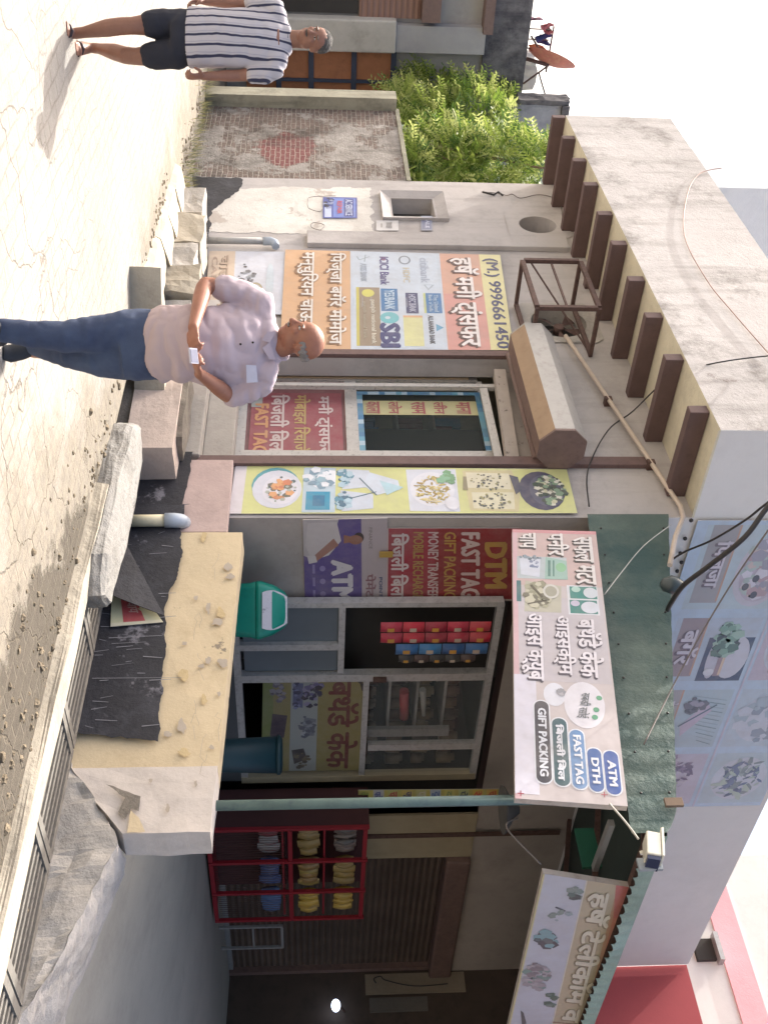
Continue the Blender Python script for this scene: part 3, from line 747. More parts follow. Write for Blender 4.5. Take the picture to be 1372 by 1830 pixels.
# small bills
def blue_bill(b):
    b.rect(0,0,1,1,'41529c',.001); b.rect(.05,.3,.95,.95,'6d83c8',.002); b.rect(.08,.62,.92,.9,'38468e',.003)
    b.text('AC SERVICE',.12,.66,.88,.86,'c7d0ea',.004,.03); b.text('REPAIR',.2,.42,.8,.56,'c25b6a',.004,.03); b.scatter(.3,.16,.25,.12,['2c2e48','1f2036','8a94b8'],16,.05,.003,2)
    b.rect(.5,.05,.95,.25,'b8c4e4',.002)
board('poster', 'small blue repair bill pasted on the whitewashed wall', 'poster', Board(fy(352,577,5.985), fy(390,577,5.985), fy(390,638,5.985), fy(353,638,5.985)), blue_bill, .002, m_flex)
def white_bill(b):
    b.rect(0,0,1,1,'c4c3c4',.001); b.text('TO LET',.2,.45,.8,.7,'8a8684',.003,.02); b.rect(.3,.2,.7,.28,'a09c9a',.002)
board('poster', 'small faded white bill left of the blue sticker', 'poster', Board(fy(394,672,5.985), fy(412,672,5.985), fy(412,712,5.985), fy(394,712,5.985)), white_bill, .002, m_flex)
def blue_bill2(b):
    b.rect(0,0,1,1,'8e94a6',.001); b.rect(.1,.1,.9,.9,'767c98',.002); b.text('SALE',.15,.4,.85,.75,'c2c6d6',.003,.03)
board('poster', 'grey blue sticker under the splayed window niche', 'poster', Board(fy(386,752,5.985), fy(412,752,5.985), fy(412,772,5.985), fy(386,772,5.985)), blue_bill2, .002, m_flex)
# wires and doodles drawn on the whitewash: thin hooked wires
m_wire = paint('black_wire', '2a2829', .5, .1, 9)
m_wireg = paint('grey_wire', '6d6663', .6, .1, 9)
def wire(lab, pts, r=.006, mat=m_wire, name='wire', cat='wire', sub=6, grp=None):
    P = [Vector(p) for p in pts]; out = []
    if len(P) == 2: out = P
    else:
        for i in range(len(P)-1):
            a, b, c, d = P[max(i-1,0)], P[i], P[i+1], P[min(i+2,len(P)-1)]
            for k in range(sub):
                t = k/sub
                out.append(.5*((2*b)+(-a+c)*t+(2*a-5*b+4*c-d)*t*t+(-a+3*b-3*c+d)*t**3))
        out.append(P[-1])
    b = MB(); b.tube(out, r, mat, 6); return tag(b.build(name), lab, cat, grp)
hk = lambda U, V, y=5.98: aty(U, V, y)
wire('thin hooked wire above the small blue bill', [hk(350,600),hk(352,556),hk(360,550),hk(372,552),hk(378,570),hk(374,576)], .004, m_wireg)
wire('thin hooked wire by the grey pier, right of the blue bill', [hk(414,585),hk(408,560),hk(400,556),hk(398,566),hk(404,580),hk(420,560)], .004, m_wireg)
wire('knotted wire with a hook under the roof overhang, left of the round vent', [hk(343,860),hk(345,885),hk(349,905),hk(347,915),hk(354,930),hk(348,960),hk(352,985),hk(362,1000),hk(392,1005)], .006, m_wireg)
b = MB(); b.tube([hk(343,862),hk(348,882),hk(343,890),hk(349,898)], .014, m_wire, 6); tag(b.build('wire_knot'), 'dark twisted knot of wire near the top left edge of the wall', 'wire')
# pvc pipes
m_pvc = paint('pvc_grey', 'aaa8a4', .5, .06, 5, '6d6862', .4)
m_pvcb = paint('pvc_blue_grey', 'a9b4c2', .45, .05, 5, '7c8694', .3)
r = thing('drain_pipe', 'grey plastic pipe with an elbow rising beside the cup poster', 'pipe', tuple(hk(430,345,5.92)))
b = MB(); b.tube([hk(429,338,5.92),hk(431,478,5.92)], .042, m_pvc, 14); b.build('pipe', r)
b = MB(); b.tube([hk(431,470,5.92),hk(431,484,5.92),hk(434,491,5.925),hk(441,493,5.94)], [.052,.052,.05,.046], m_pvcb, 14); b.build('elbow', r)
r = thing('drain_pipe', 'short cream plastic pipe with blue elbow on the black wall', 'pipe', tuple(aty(931,215,5.8)))
b = MB(); b.tube([aty(931,214,5.82),aty(930,300,5.82)], .05, paint('pvc_cream','cfc6a8',.5,.06,6,'8d8670',.3), 14); b.build('pipe', r)
b = MB(); b.tube([aty(930,295,5.82),aty(930,312,5.82),aty(931,324,5.84),aty(934,330,5.9)], [.062,.062,.06,.056], m_pvcb, 14); b.build('elbow', r)

# exhaust fan cage
r = thing('fan_cage', 'rusty iron angle cage standing out from the exhaust hole', 'cage', tuple(aty(540,950,5.6)))
cx0, cx1 = hx_-.52, hx_+.30
cx0 = aty(470,960,5.62).x+.1; cz0, cz1 = aty(470,955,5.6).z, aty(470,1052,5.6).z
cx0, cx1 = aty(466,955,5.42).x, aty(602,950,5.42).x
cz0 = 3.62; cz1 = 4.24; cy0, cy1 = 5.42, 5.99
cz0, cz1 = aty(535,955,5.42).z, aty(535,1064,5.42).z
cx1 = cx0 + 1.02
for x in (cx0, cx1):
    for z in (cz0, cz1):
        b = MB(); b.bar((x, cy0, z), (x, cy1, z), .04, .04, m_rust); b.build('rail', r)
    b = MB(); b.bar((x, cy0, cz0+.02), (x, cy0, cz1-.02), .045, .045, m_rust); b.build('post', r)
for z in (cz0, cz1):
    for y in (cy0, cy1-.03):
        b = MB(); b.bar((cx0+.02, y, z), (cx1-.02, y, z), .04, .045, m_rust); b.build('rail', r)
b = MB(); b.bar((cx0+.02, cy0+.02, (cz0+cz1)/2), (cx1, cy0+.02, (cz0+cz1)/2), .02, .02, m_rust); b.build('rail', r)
b = MB(); b.bar((cx0+.02, cy0+.02, cz0+.1), (cx0+.9, cy1, cz1), .015, .015, m_rust); b.build('brace', r)
# dark fan behind
r = thing('exhaust_fan', 'dark exhaust fan inside the round hole behind the cage', 'fan', (hx_, 6.1, hz_))
b = MB(); b.tube([(hx_, 6.05, hz_), (hx_, 6.14, hz_)], .06, m_rust, 12); b.build('hub', r)
for k in range(5):
    a = k*2*math.pi/5; c, s_ = math.cos(a), math.sin(a); b = MB()
    b.face([(hx_+.05*c,6.08,hz_+.05*s_),(hx_+.28*c-.06*s_,6.06,hz_+.28*s_+.06*c),(hx_+.28*c+.08*s_,6.12,hz_+.28*s_-.08*c)], m_rust); b.build('blade', r)

# rolling shutter housing over the glass door
m_shut = paint('shutter_galvanised', 'a5a29e', .5, .06, 6, '7b746c', .4, metal=.2)
m_shutb = paint('shutter_lit_tan', '9c856d', .6, .08, 5, '7d6450', .4)
m_shutd = paint('shutter_brown', '75605a', .6, .1, 8, '48393a', .4)
r = thing('rolling_shutter', 'rolled up shop shutter in an octagonal housing over the glass door', 'shutter', ((xd0+xd1)/2, 5.8, 3.9))
hx0, hx1 = aty(574, 940, 5.5).x, xd1+.12
zc = aty(812, 1012, 5.72).z - .02; yc, rr = 5.75, .235
pr = [(yc+rr*math.cos(R(a)), zc+rr*math.sin(R(a))) for a in range(22, 382, 45)]
for k in range(8):
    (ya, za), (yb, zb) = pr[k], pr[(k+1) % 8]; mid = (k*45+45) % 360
    mt = m_shutb if 190 < mid < 260 else (m_shut if 100 < mid < 250 or mid <= 90 else m_shutd)  # lower front face tan: its lit tone is put into the colour
    b = MB() if k == 0 else b
    b.face([(hx0,ya,za),(hx1,ya,za),(hx1,yb,zb),(hx0,yb,zb)], mt)
b.build('housing', r, fix=False)
b = MB(); b.prism([(hx1-.005,y,z) for y, z in pr], (.03,0,0), m_shutd); b.build('end_cap', r)
b = MB(); b.prism([(hx0-.02,y,z) for y, z in pr], (.03,0,0), m_shut); b.build('end_cap', r)
b = MB()
for k in range(5):
    z = 3.66 + k*.055; b.tube([(xd0-.02, 5.95, z), (xd1+.02, 5.95, z)], .03, m_shutd, 8)
b.build('curtain', r)

# inside the door opening
m_al = paint('white_door_frame', 'b9b6b2', .45, .08, 12, '5b5552', .55, lo=.55, hi=.66)
m_beam = paint('stained_beam', 'ada49d', .8, .1, 6, '3c3534', .9, lo=.6, hi=.66)
b = MB(); z_b0, z_b1 = aty(730, 884, 6.2).z, aty(730, 915, 6.2).z
b.box(xd0, xd1, 6.16, 6.22, z_b1-.06, z_b1+.12, m_beam); b.bar((xd0+.1,6.1,z_b0+.1),(xd1-.05,6.12,z_b0+.02),.1,.12,m_beam)
tag(b.build('door_beam'), 'stained white wooden beam above the glass door', 'beam')
m_cream = plaster('cream_panel', 'b9a386', '94806a', .3, 1, .05, bs=.05)
b = MB(); xa, xb = aty(638,700,6.24).x, aty(672,700,6.24).x; b.box(xa, xb, 6.26, 6.30, ZFL+.3, aty(650,832,6.26).z, m_cream); tag(b.build('door_panel'), 'plain cream panel left of the glass door', 'panel')
r = thing('glass_door', 'aluminium framed glass door pasted with red and yellow notices', 'door', (aty(760,400,6.28).x, 6.3, ZFL+.3))
def dz(V, U=760, y=6.3): return aty(U, V, y).z
def dx(U, V=650, y=6.3): return aty(U, V, y).x
z0_, z1_ = ZFL+.3, dz(868)
for (u0, u1, nm) in ((672, 682, 'stile'), (808, 824, 'stile')):
    b = MB(); b.box(dx(u0), dx(u1), 6.28, 6.33, z0_, z1_, m_al); b.build(nm, r)
for (v0, v1) in ((425, 440), (618, 640), (866, 876)):
    b = MB(); b.box(dx(682), dx(808), 6.285, 6.325, dz(v0), dz(v1), m_al); b.build('rail', r)
b = MB(); b.box(dx(682), dx(808), 6.30, 6.31, dz(330), dz(425), paint('door_kick_panel', '9a9894', .5, .06, 5, '6e6a66', .4)); b.build('kick_panel', r)
b = MB(); b.box(dx(682), dx(808), 6.302, 6.306, dz(640), dz(866), glassy('door_glass', '8c9a9c', .05)); b.build('pane', r)
# blue and white striped tape round the upper pane
tp = Board((dx(702),6.284,dz(640)), (dx(822),6.284,dz(640)), (dx(822),6.284,dz(868)), (dx(702),6.284,dz(868)))
rg = random.Random(5)
def strip(b, u0, v0, u1, v1, n, cols):
    for i in range(n):
        a, c = i/n, (i+1)/n
        if v1-v0 > u1-u0: b.rect(u0, v0+(v1-v0)*a, u1, v0+(v1-v0)*c, cols[i % len(cols)] if rg.random() > .3 else rg.choice(cols), .001)
        else: b.rect(u0+(u1-u0)*a, v0, u0+(u1-u0)*c, v1, cols[i % len(cols)] if rg.random() > .3 else rg.choice(cols), .001)
tc = ['4f86ac','5f9db8','a9c3d4','3f7ba6','4a86a4']
strip(tp, 0,.0,1,.045,16,tc); strip(tp, 0,.955,1,1,16,tc); strip(tp, .0,.045,.05,.955,20,tc)
tp.art('tape', r)
# yellow price strip behind the glass
ys = Board((dx(716),6.30,dz(645)), (dx(741),6.30,dz(645)), (dx(741),6.30,dz(862)), (dx(716),6.30,dz(862)))
ys.rect(0,0,1,1,'b5b184',.001)
for i, t in enumerate(['काला','लोन','रसम','लीन','माना']): ys.text(dev(t), .08, .05+.19*i, .92, .16+.19*i, '9c4a52', .002, .03)
ys.art('notice', r)
rp = Board((dx(704),6.296,dz(447)), (dx(812),6.296,dz(447)), (dx(812),6.296,dz(612)), (dx(704),6.296,dz(612)))
rp.rect(0,0,1,1,'8e4450',.001); rp.rect(0,0,.25,.12,'9ba09e',.002)
rp.text(dev('मनी ट्रांसफर'), .06,.70,.99,.90,'c9b9b8',.003,.03); rp.text(dev('मोबाइल रिचार्ज'), .04,.46,.99,.65,'b39a62',.003,.03)
rp.text(dev('बिजली बिल'), .04,.22,.97,.42,'c6b6b4',.003,.03); rp.text('FAST TAG', .2,.05,1.0,.19,'c08d62',.003,.05)
rp.art('red_notice', r)
# the white edge-on leaf standing open, with the narrow notices behind it
b = MB(); b.box(dx(682), dx(808), 6.31, 6.315, dz(440), dz(618), ink('7c5054')); b.build('lower_pane', r)
r2 = thing('door_leaf', 'open white sliding door leaf seen edge on, in front of the notices', 'door', (dx(694), 6.22, ZFL+.3))
b = MB(); xe = aty(694, 600, 6.2).x; b.box(xe-.03, xe+.025, 6.15, 6.2, ZFL+.25, aty(694, 888, 6.18).z, m_al); b.build('stile', r2)
b = MB(); b.box(xe+.026, dx(822, 880, 6.18), 6.16, 6.195, aty(760,870,6.18).z, aty(760,884,6.18).z, m_al); b.build('top_rail', r2)
nb = Board((dx(673),6.33,dz(510)), (dx(692),6.33,dz(510)), (dx(692),6.33,dz(612)), (dx(673),6.33,dz(612)))
nb.rect(0,0,1,1,'8e4450',.001); nb.text(dev('मनी'), .1,.7,.9,.95,'c9b9b8',.002,.03); nb.text(dev('बिल'), .1,.35,.9,.6,'c6b6b4',.002,.03)
board('notice', 'narrow red notice strip behind the white door edge', 'notice', nb, lambda b: None, .004, m_flex)
nb = Board((dx(673),6.33,dz(645)), (dx(692),6.33,dz(645)), (dx(692),6.33,dz(838)), (dx(673),6.33,dz(838)))
nb.rect(0,0,1,1,'b5ad72',.001)
for i, t in enumerate(['र','व','य','ट','ह']): nb.text(t, .1,.04+.2*i,.9,.16+.2*i,'9c4a42',.002,.03)
board('notice', 'narrow yellow notice strip above the red one behind the white door edge', 'notice', nb, lambda b: None, .004, m_flex)
# goods seen through the glass
r = thing('goods_shelf', 'dim shelf of boxes and packets behind the upper door glass', 'shelf', (dx(780), 7.2, 1.4))
rg = random.Random(9); gc = ['3a7aa8','6a3440','3f7fc0','b04a4c','4c9068','8c5a5a','2f6a96']
xs_a, xs_b = aty(745,650,7.2).x, aty(826,650,7.2).x
for j in range(4):
    z = 1.75 + j*.42
    b = MB(); b.box(xs_a-.2, xs_b+.3, 7.1, 7.4, z-.03, z, m_steel); b.build('shelf_board', r)
    x = xs_a+.1
    b = MB()
    while x < xs_b+.2:
        wd = rg.uniform(.06,.16); b.box(x, x+wd-.01, 7.14, 7.34, z+.001, z+rg.uniform(.12,.3), ink(rg.choice(gc))); x += wd
    b.build('packets', r)
# long food banner
fb = Board(fy(832,421,5.985), fy(918,409,5.985), fy(917,1031,5.97), fy(839,1012,5.97))
def food(b):
    b.rect(0,0,1,1,'c9cc8c',.001); b.rect(0,0,1,.035,'cfcbd0',.0015)
    W = ['d3d2de','c6cad6','b9c0d0']
    b.ring(.42,.125,.38,.07,'4c98a4',.0022); b.ring(.5,.13,.40,.072,'cdd0dc',.0026); b.ring(.52,.14,.30,.052,'d8d8e2',.0032)
    b.scatter(.5,.14,.2,.03,['c98a5e','c77a58','d8a070','6a6c62'],24,.055,.0036,1); b.scatter(.5,.14,.27,.045,['6c8a74','50646a','a8b0a8'],20,.03,.0036,2)
    b.rect(.03,.205,.98,.3,'b4c7d4',.0022); b.rect(.55,.215,.93,.285,'2f8fb0',.003); b.rect(.63,.235,.85,.27,'1f6f96',.0036); b.scatter(.27,.25,.2,.04,['8fb0c0','dfe4ec','7a98ac'],26,.06,.003,3); b.poly([(.08,.28),(.45,.27),(.4,.3),(.1,.3)],'dfe4ec',.004)
    b.poly([(.05,.315),(.5,.32),(.45,.4),(.08,.4)],'c6cfdc',.003); b.poly([(.52,.315),(.96,.32),(.9,.41),(.6,.41)],'c3ccda',.003)
    b.scatter(.25,.325,.2,.02,['5d8fa6','a9c4d2','416c84'],26,.05,.004,5); b.scatter(.75,.325,.2,.02,['5d8fa6','a9c4d2','416c84'],26,.05,.004,6)
    b.poly([(.12,.4),(.4,.38),(.62,.42),(.5,.49),(.3,.485)],'c9d4e2',.0034); b.line([(.25,.37),(.62,.42)],.012,'4c6c80'); b.line([(.7,.34),(.55,.42)],.012,'4c6c80'); b.poly([(.3,.43),(.62,.45),(.45,.5)],'aed0dc',.004)
    b.poly([(.05,.51),(.95,.515),(.97,.66),(.03,.66)],'cdd2de',.0022); b.ring(.48,.585,.38,.066,'d9dbe4',.003); b.scatter(.5,.585,.3,.05,['b9a662','cdbd7e','a48c4c','8f8a5a','ddd0a0'],110,.045,.0036,7,.4)
    b.scatter(.25,.63,.14,.02,['6d9c74','80b090'],14,.06,.0066,8); b.ring(.8,.64,.14,.02,'d9dbe4',.0066)
    b.poly([(.06,.68),(.94,.69),(.97,.83),(.5,.845),(.04,.83)],'c9bf94',.0022); b.poly([(.1,.69),(.45,.69),(.48,.82),(.12,.82)],'d9d3b8',.003); b.poly([(.55,.7),(.9,.7),(.92,.82),(.55,.825)],'d5d0b4',.003)
    b.scatter(.3,.755,.2,.06,['3c4448','59605a','9a9668'],50,.02,.004,9); b.scatter(.73,.76,.18,.055,['3c4448','59605a','9a9668'],50,.02,.004,10); b.poly([(.15,.82),(.6,.83),(.5,.85),(.2,.845)],'45485c',.005); b.poly([(.2,.68),(.5,.675),(.5,.69),(.2,.69)],'8c8466',.005)
    b.ring(.5,.91,.44,.068,'4a4a62',.0022); b.ring(.5,.925,.36,.052,'5b5f74',.003); b.scatter(.5,.935,.33,.045,['c7c6a8','7d9a80','50584f','d8d6c8','3e5248'],110,.045,.0036,11)
board('banner', 'tall narrow yellow banner of food pictures hanging on the building corner', 'banner', fb, food, .004, m_flex)
b = MB(); b.tube([fb.P(-.02,-.01,.01), fb.P(1.02,-.015,.01)], .01, m_wire, 6); tag(b.build('banner_rod'), 'thin dark rod along the bottom of the yellow food banner', 'rod')
# rod brace/conduit climbing along the wall
m_cond = paint('conduit_cream', 'c2b3a4', .5, .06, 6)
r = thing('conduit', 'cream plastic conduit climbing from the exhaust hole to the awning corner', 'conduit', tuple(aty(600,1010,5.9)))
q = [aty(600,1010,5.93), aty(905,1215,5.93)]
b = MB(); b.tube([q[0], q[1], aty(925,1220,5.93), aty(960,1206,5.9), aty(1010,1196,5.86)], .022, m_cond, 10); b.build('tube', r)
for f in (.42, .78):
    b = MB(); p = q[0].lerp(q[1], f); b.box(p.x-.03, p.x+.03, p.y-.02, 6.0, p.z-.035, p.z+.035, m_rust); b.build('clamp', r)
wire('thin black cable sagging across the facade and down the food banner', [aty(640,1420,4.9),aty(636,1372,5.0),aty(652,1262,5.05),aty(680,1190,5.5),aty(735,1130,5.9),aty(770,1085,5.94),aty(840,1050,5.94),aty(905,1052,5.94)], .007)
wire('faded pinkish cable drooping over the parapet face', [aty(300,1290,5.03),aty(310,1250,5.03),aty(345,1228,5.03),aty(420,1222,5.03),aty(500,1262,5.03),aty(560,1310,5.03),aty(640,1380,5.03)], .006, paint('red_wire','a98c82',.6))
# torn bitumen sheet and the red poster scrap on the black wall
sh = Board(aty(941,203,5.78), aty(1100,292,5.84), aty(1092,300,5.86), aty(945,240,5.86))
b = MB(); pts = [aty(940,205,5.74), aty(1030,170,5.68), aty(1098,285,5.8), aty(1060,290,5.845), aty(1000,262,5.84)]
b.prism([aty(938,208,5.72), aty(1010,172,5.7), aty(1062,196,5.72), aty(1100,294,5.83), aty(1045,262,5.82)], (0,.006,0), m_black)
tag(b.build('plastic_sheet'), 'torn black sheet leaning across the drain wall below the cream pipe', 'sheet')
sc_ = Board(aty(1062,200,5.85), aty(1120,198,5.85), aty(1112,292,5.86), aty(1070,262,5.86))
def scrap(b): b.rect(0,0,1,1,'c3c2a0',.001); b.rect(.05,.25,.95,.68,'b0434a',.002); b.text(dev('चाय'),.2,.4,.6,.6,'c9a8a0',.003,.02); b.rect(.9,0,1,1,'c9c5ae',.003)
board('poster', 'scrap of red and cream poster stuck on the black wall above the drain', 'poster', sc_, scrap, .003, m_flex)

# ------------------------------------------------------------------ posters on the corner face
def px_(U, V, x=XC+.02): return atx(U, V, x)
def dtm(b):
    b.rect(0,0,1,1,'8c2a30',.001); b.rect(.0,.0,1,.35,'9a3040',.0014)
    b.text(dev('बिजली बिल'),.07,.03,.95,.155,'d0c2c2',.003,.035)
    b.text('MOBILE RECHARGE',.05,.19,.98,.265,'a98a4c',.003,.03); b.text('MONEY TRANSFER',.05,.30,.98,.375,'cbb6b4',.003,.03)
    b.text('GIFT PACKING',.05,.42,.98,.505,'b58f4a',.003,.03); b.text('FAST TAG',.06,.55,.97,.68,'cdb9b6',.003,.05); b.text('DTM',.2,.73,.82,.88,'b08a46',.003,.06)
    b.line([(0,0),(1,0),(1,1)],.012,'b8a8a4')
board('poster', 'red poster listing FAST TAG, GIFT PACKING and MONEY TRANSFER on the corner pillar', 'poster',
      Board(px_(944,693), px_(1071,691), px_(1071,932), px_(944,932)), dtm, .006, m_flex)
def atm(b):
    b.rect(0,0,1,1,'aca2a6',.001); b.rect(0,0,1,.69,'584a86',.0014)
    b.poly([(0,0),(.42,.0),(.47,.1),(.3,.3),(.02,.42),(0,.42)],'b5aeb0',.002)
    b.poly([(.04,.06),(.3,.02),(.48,.1),(.42,.3),(.25,.45),(.03,.4)],'c3bcbc',.0026)
    b.poly([(.22,.36),(.3,.42),(.5,.14),(.46,.08)],'9c7264',.0032); b.poly([(.42,.04),(.52,.06),(.5,.16),(.42,.14)],'c9c3c2',.0036)
    b.ring(.24,.62,.055,.085,'8d6250',.004); b.ring(.215,.66,.06,.06,'2e2626',.0034); b.poly([(.18,.48),(.28,.48),(.27,.56),(.2,.56)],'8d6250',.0034)
    b.text('ATM',.49,.34,.99,.57,'c9c6cc',.005,.07)
    for i in range(3): b.ring(.58+.16*i,.22,.035,.035,'8a7fae',.004); b.rect(.53+.16*i,.1,.64+.16*i,.13,'8a7fae',.004)
    b.text('FINANCE',.1,.78,.35,.82,'85807e',.004); b.text(dev('पेमेंट'),.66,.74,.95,.86,'86606a',.004,.02); b.text('POINT',.7,.9,.95,.94,'4c5a7c',.004,.02)
board('poster', 'purple ATM poster with a man in white holding a phone', 'poster',
      Board(px_(929,541), px_(1075,545), px_(1073,692), px_(926,692)), atm, .006, m_flex)
b = MB(); p = px_(990, 690, XC+.04); b.box(p.x-.002, p.x+.004, p.y-.03, p.y+.04, p.z-.06, p.z+.06, ink('b5923c')); tag(b.build('price_tag'), 'small orange paper tag between the purple and red posters', 'tag')

# ------------------------------------------------------------------ shopfront of glass
xs_ = -6.8
def sy(U, V=600, x=xs_): return atx(U, V, x).y
def sz(U, V, x=xs_): return atx(U, V, x).z
Y0, Y1, Y2 = sy(1078), sy(1205), sy(1385)
zt = 3.36; zb = .86; zm = sz(1300, 645)
r = thing('shopfront', 'aluminium and glass shopfront facing the veranda with a yellow cake poster inside', 'shopfront', (xs_, (Y0+Y2)/2, .5))
b = MB(); b.box(xs_-.25, xs_+.02, Y0, Y2+.05, .45, zb, paint('shopfront_base', '55595c', .6, .1, 4)); b.build('base_panel', r)
m_alg = paint('shop_frame', 'c2c2c2', .4, .08, 10, '5d5856', .4, metal=.3)
m_alp = paint('shop_frame_cream', 'ada48c', .5, .06, 8)
for (ya, yb, mt, nm) in ((Y1-.02, Y1+.08, m_alg, 'mullion'), (Y2-.02, Y2+.08, m_alp, 'end_post'), (Y0-.03, Y0+.03, m_alg, 'end_post'), (sy(1148), sy(1158), m_alg, 'mullion')):
    b = MB(); top = zt if nm != 'mullion' or ya > Y1-.1 else sz(1150, 605)
    b.box(xs_-.05, xs_+.03, ya, yb, zb, top, mt); b.build(nm, r)
for (z, ya, yb, h) in ((zt-.06, Y0, Y2+.08, .07), (zm, Y1+.08, Y2-.02, .06), (zb, Y0+.03, Y2, .07), (sz(1120,605), Y0+.03, Y1-.04, .06)):
    b = MB(); b.box(xs_-.045, xs_+.025, ya, yb, z, z+h, m_alg); b.build('rail', r)
b = MB(); b.box(xs_-.04, xs_+.02, sy(1330), sy(1340), zm+.08, zt-.06, m_alg); b.build('mullion', r)
b = MB(); b.box(xs_-.022, xs_-.018, Y0+.03, Y1-.04, zb+.1, sz(1120,605), paint('frosted_pane', '667078', .35, .06, 3)); b.build('frosted_pane', r)
b = MB(); b.box(xs_-.012, xs_-.008, Y1+.1, Y2-.02, zm+.08, zt-.06, glassy('shop_glass', 'c8d2d6', .07)); b.build('pane', r)
cb = Board(atx(1212,470,xs_-.0), atx(1378,467,xs_-.0), atx(1376,643,xs_), atx(1212,650,xs_))
def cake(b):
    b.rect(0,0,1,1,'8c8458',.0015); b.rect(0,.28,1,.55,'98a0a0',.002); b.poly([(0,0),(1,0),(1,.12),(0,.1)],'76824c',.0018)
    b.text(dev('बर्थडे केक'),.03,.66,.97,.96,'6c3c3a',.004,.03); b.line([(0,.92),(.05,.98),(.12,1)],.03,'2d2c30',.005)
    b.scatter(.16,.5,.14,.1,['3b3c58','6a6690','2c2c40','8d88a8'],40,.022,.003,2); b.poly([(.05,.3),(.28,.3),(.3,.4),(.05,.4)],'5c6488',.0026); b.scatter(.16,.33,.14,.03,['3b3f60','7c84a8'],20,.018,.003,12)
    b.poly([(.36,.1),(.6,.08),(.62,.22),(.38,.25)],'453e4c',.003); b.scatter(.14,.15,.1,.06,['4c4a58','8d8a94','6b6878'],20,.02,.003,3)
    b.poly([(.4,.42),(.6,.4),(.6,.52),(.42,.54)],'747c88',.003); b.scatter(.5,.45,.12,.08,['5c6474','8a94a0','a0a8b0'],24,.02,.0034,4)
    b.poly([(.76,.3),(.92,.33),(.86,.46),(.74,.42)],'3e3d42',.003); b.scatter(.88,.4,.1,.08,['6c6450','4a4840','8c7c58'],20,.016,.004,5)
cb.rect(0,0,.01,.01,'8c8458',.001); board('poster', 'yellow birthday cake poster in the lower shopfront pane', 'poster', cb, cake, .004, m_flex)
# goods behind the shopfront
def strips(name, lab, U0, U1, V0, V1, x, cols, n, ny):
    r = thing(name, lab, 'snack strips', tuple(atx((U0+U1)/2, V1, x)), 'strips of snack packets hanging in the shopfront')
    for i in range(n):
        Ua = U0 + (U1-U0)*(i+.5)/n; y = atx(Ua, 800, x).y
        za, zb_ = atx(Ua, V0, x).z, atx(Ua, V1, x).z; dy = (atx(U1,800,x).y-atx(U0,800,x).y)/n*.46
        b = MB(); k = ny; dzs = (zb_-za)/k
        for j in range(k):
            z = za + j*dzs; mt = ink(cols[(j) % len(cols)])
            rows = []
            for a in range(5):
                f = a/4; bul = .028*math.sin(math.pi*f)
                rows.append([(x-.01, y-dy, z+dzs*.96*f), (x+bul, y-dy*.5, z+dzs*.96*f), (x+bul*1.1, y+dy*.5, z+dzs*.96*f), (x-.01, y+dy, z+dzs*.96*f)])
            b.grid(rows, mt, True)
            b.face([(x+bul+.031,y-dy*.35,z+dzs*.3),(x+bul+.031,y+dy*.35,z+dzs*.3),(x+bul+.031,y+dy*.35,z+dzs*.6),(x+bul+.031,y-dy*.35,z+dzs*.6)], ink('c9b8a8' if j % 2 else 'd8a03c'))
        b.build('packet_strip', r)
strips('snack_packets', 'red snack packet strips hanging at the open shop window', 1112, 1150, 680, 878, xs_+.05, ['c02648','cc2c44','a82040'], 2, 5)
strips('snack_packets', 'blue snack packet strip hanging beside the red ones', 1151, 1171, 707, 872, xs_+.06, ['2f70b0','3a86c4','285c98'], 1, 4)
strips('snack_packets', 'dark packet strip hanging beside the blue strip', 1171, 1184, 712, 850, xs_+.05, ['3a3c40','4c3a3c','33363c'], 1, 5)
r = thing('shop_rack', 'brown rack of jars behind the upper shopfront glass', 'rack', (-7.6, sy(1270), 1.6))
rg = random.Random(21)
for j in range(4):
    z = 2.15 + j*.3
    b = MB(); b.box(-7.9, -7.35, Y1+.15, Y2-.1, z-.03, z, m_alg); b.build('shelf_board', r)
    for i in range(11):
        y = Y1+.3+i*.2; h = rg.uniform(.14,.22); b = MB(); b.tube([(-7.5,y,z+.001),(-7.5,y,z+h*.8),(-7.5,y,z+h*.84),(-7.5,y,z+h)], [.07,.07,.045,.045], ink(rg.choice(['5e4b3c','6c5a44','4c4440','7c6c54','5a4030'])), 10); b.build('jar', r)
b = MB(); p0 = atx(1262,765,-7.2); b.tube([atx(1235,722,-7.1), atx(1282,722,-7.1)], [.05,.05], ink('b0303c'), 10); tag(b.build('red_bottle'), 'bright red bottle standing behind the shopfront glass', 'bottle')
b = MB(); b.tube([atx(1232,755,-7.1), atx(1278,757,-7.1)], [.035,.02], ink('b9b8b4'), 8); tag(b.build('white_tube'), 'thin white tube lying behind the shopfront glass', 'tube')
b = MB(); b.box(-7.25,-7.2, sy(1305,600,-7.2), sy(1318,600,-7.2), sz(1310,660), 3.1, m_alg); tag(b.build('light_post'), 'pale vertical post behind the upper shopfront glass', 'post')
b = MB(); b.tube([(xs_+.05, Y1+.03, sz(1205,672)-.03), (xs_+.05, Y1+.03, sz(1205,690))], .03, m_rust, 8); tag(b.build('door_lock'), 'small brown lock on the shopfront mullion', 'lock')
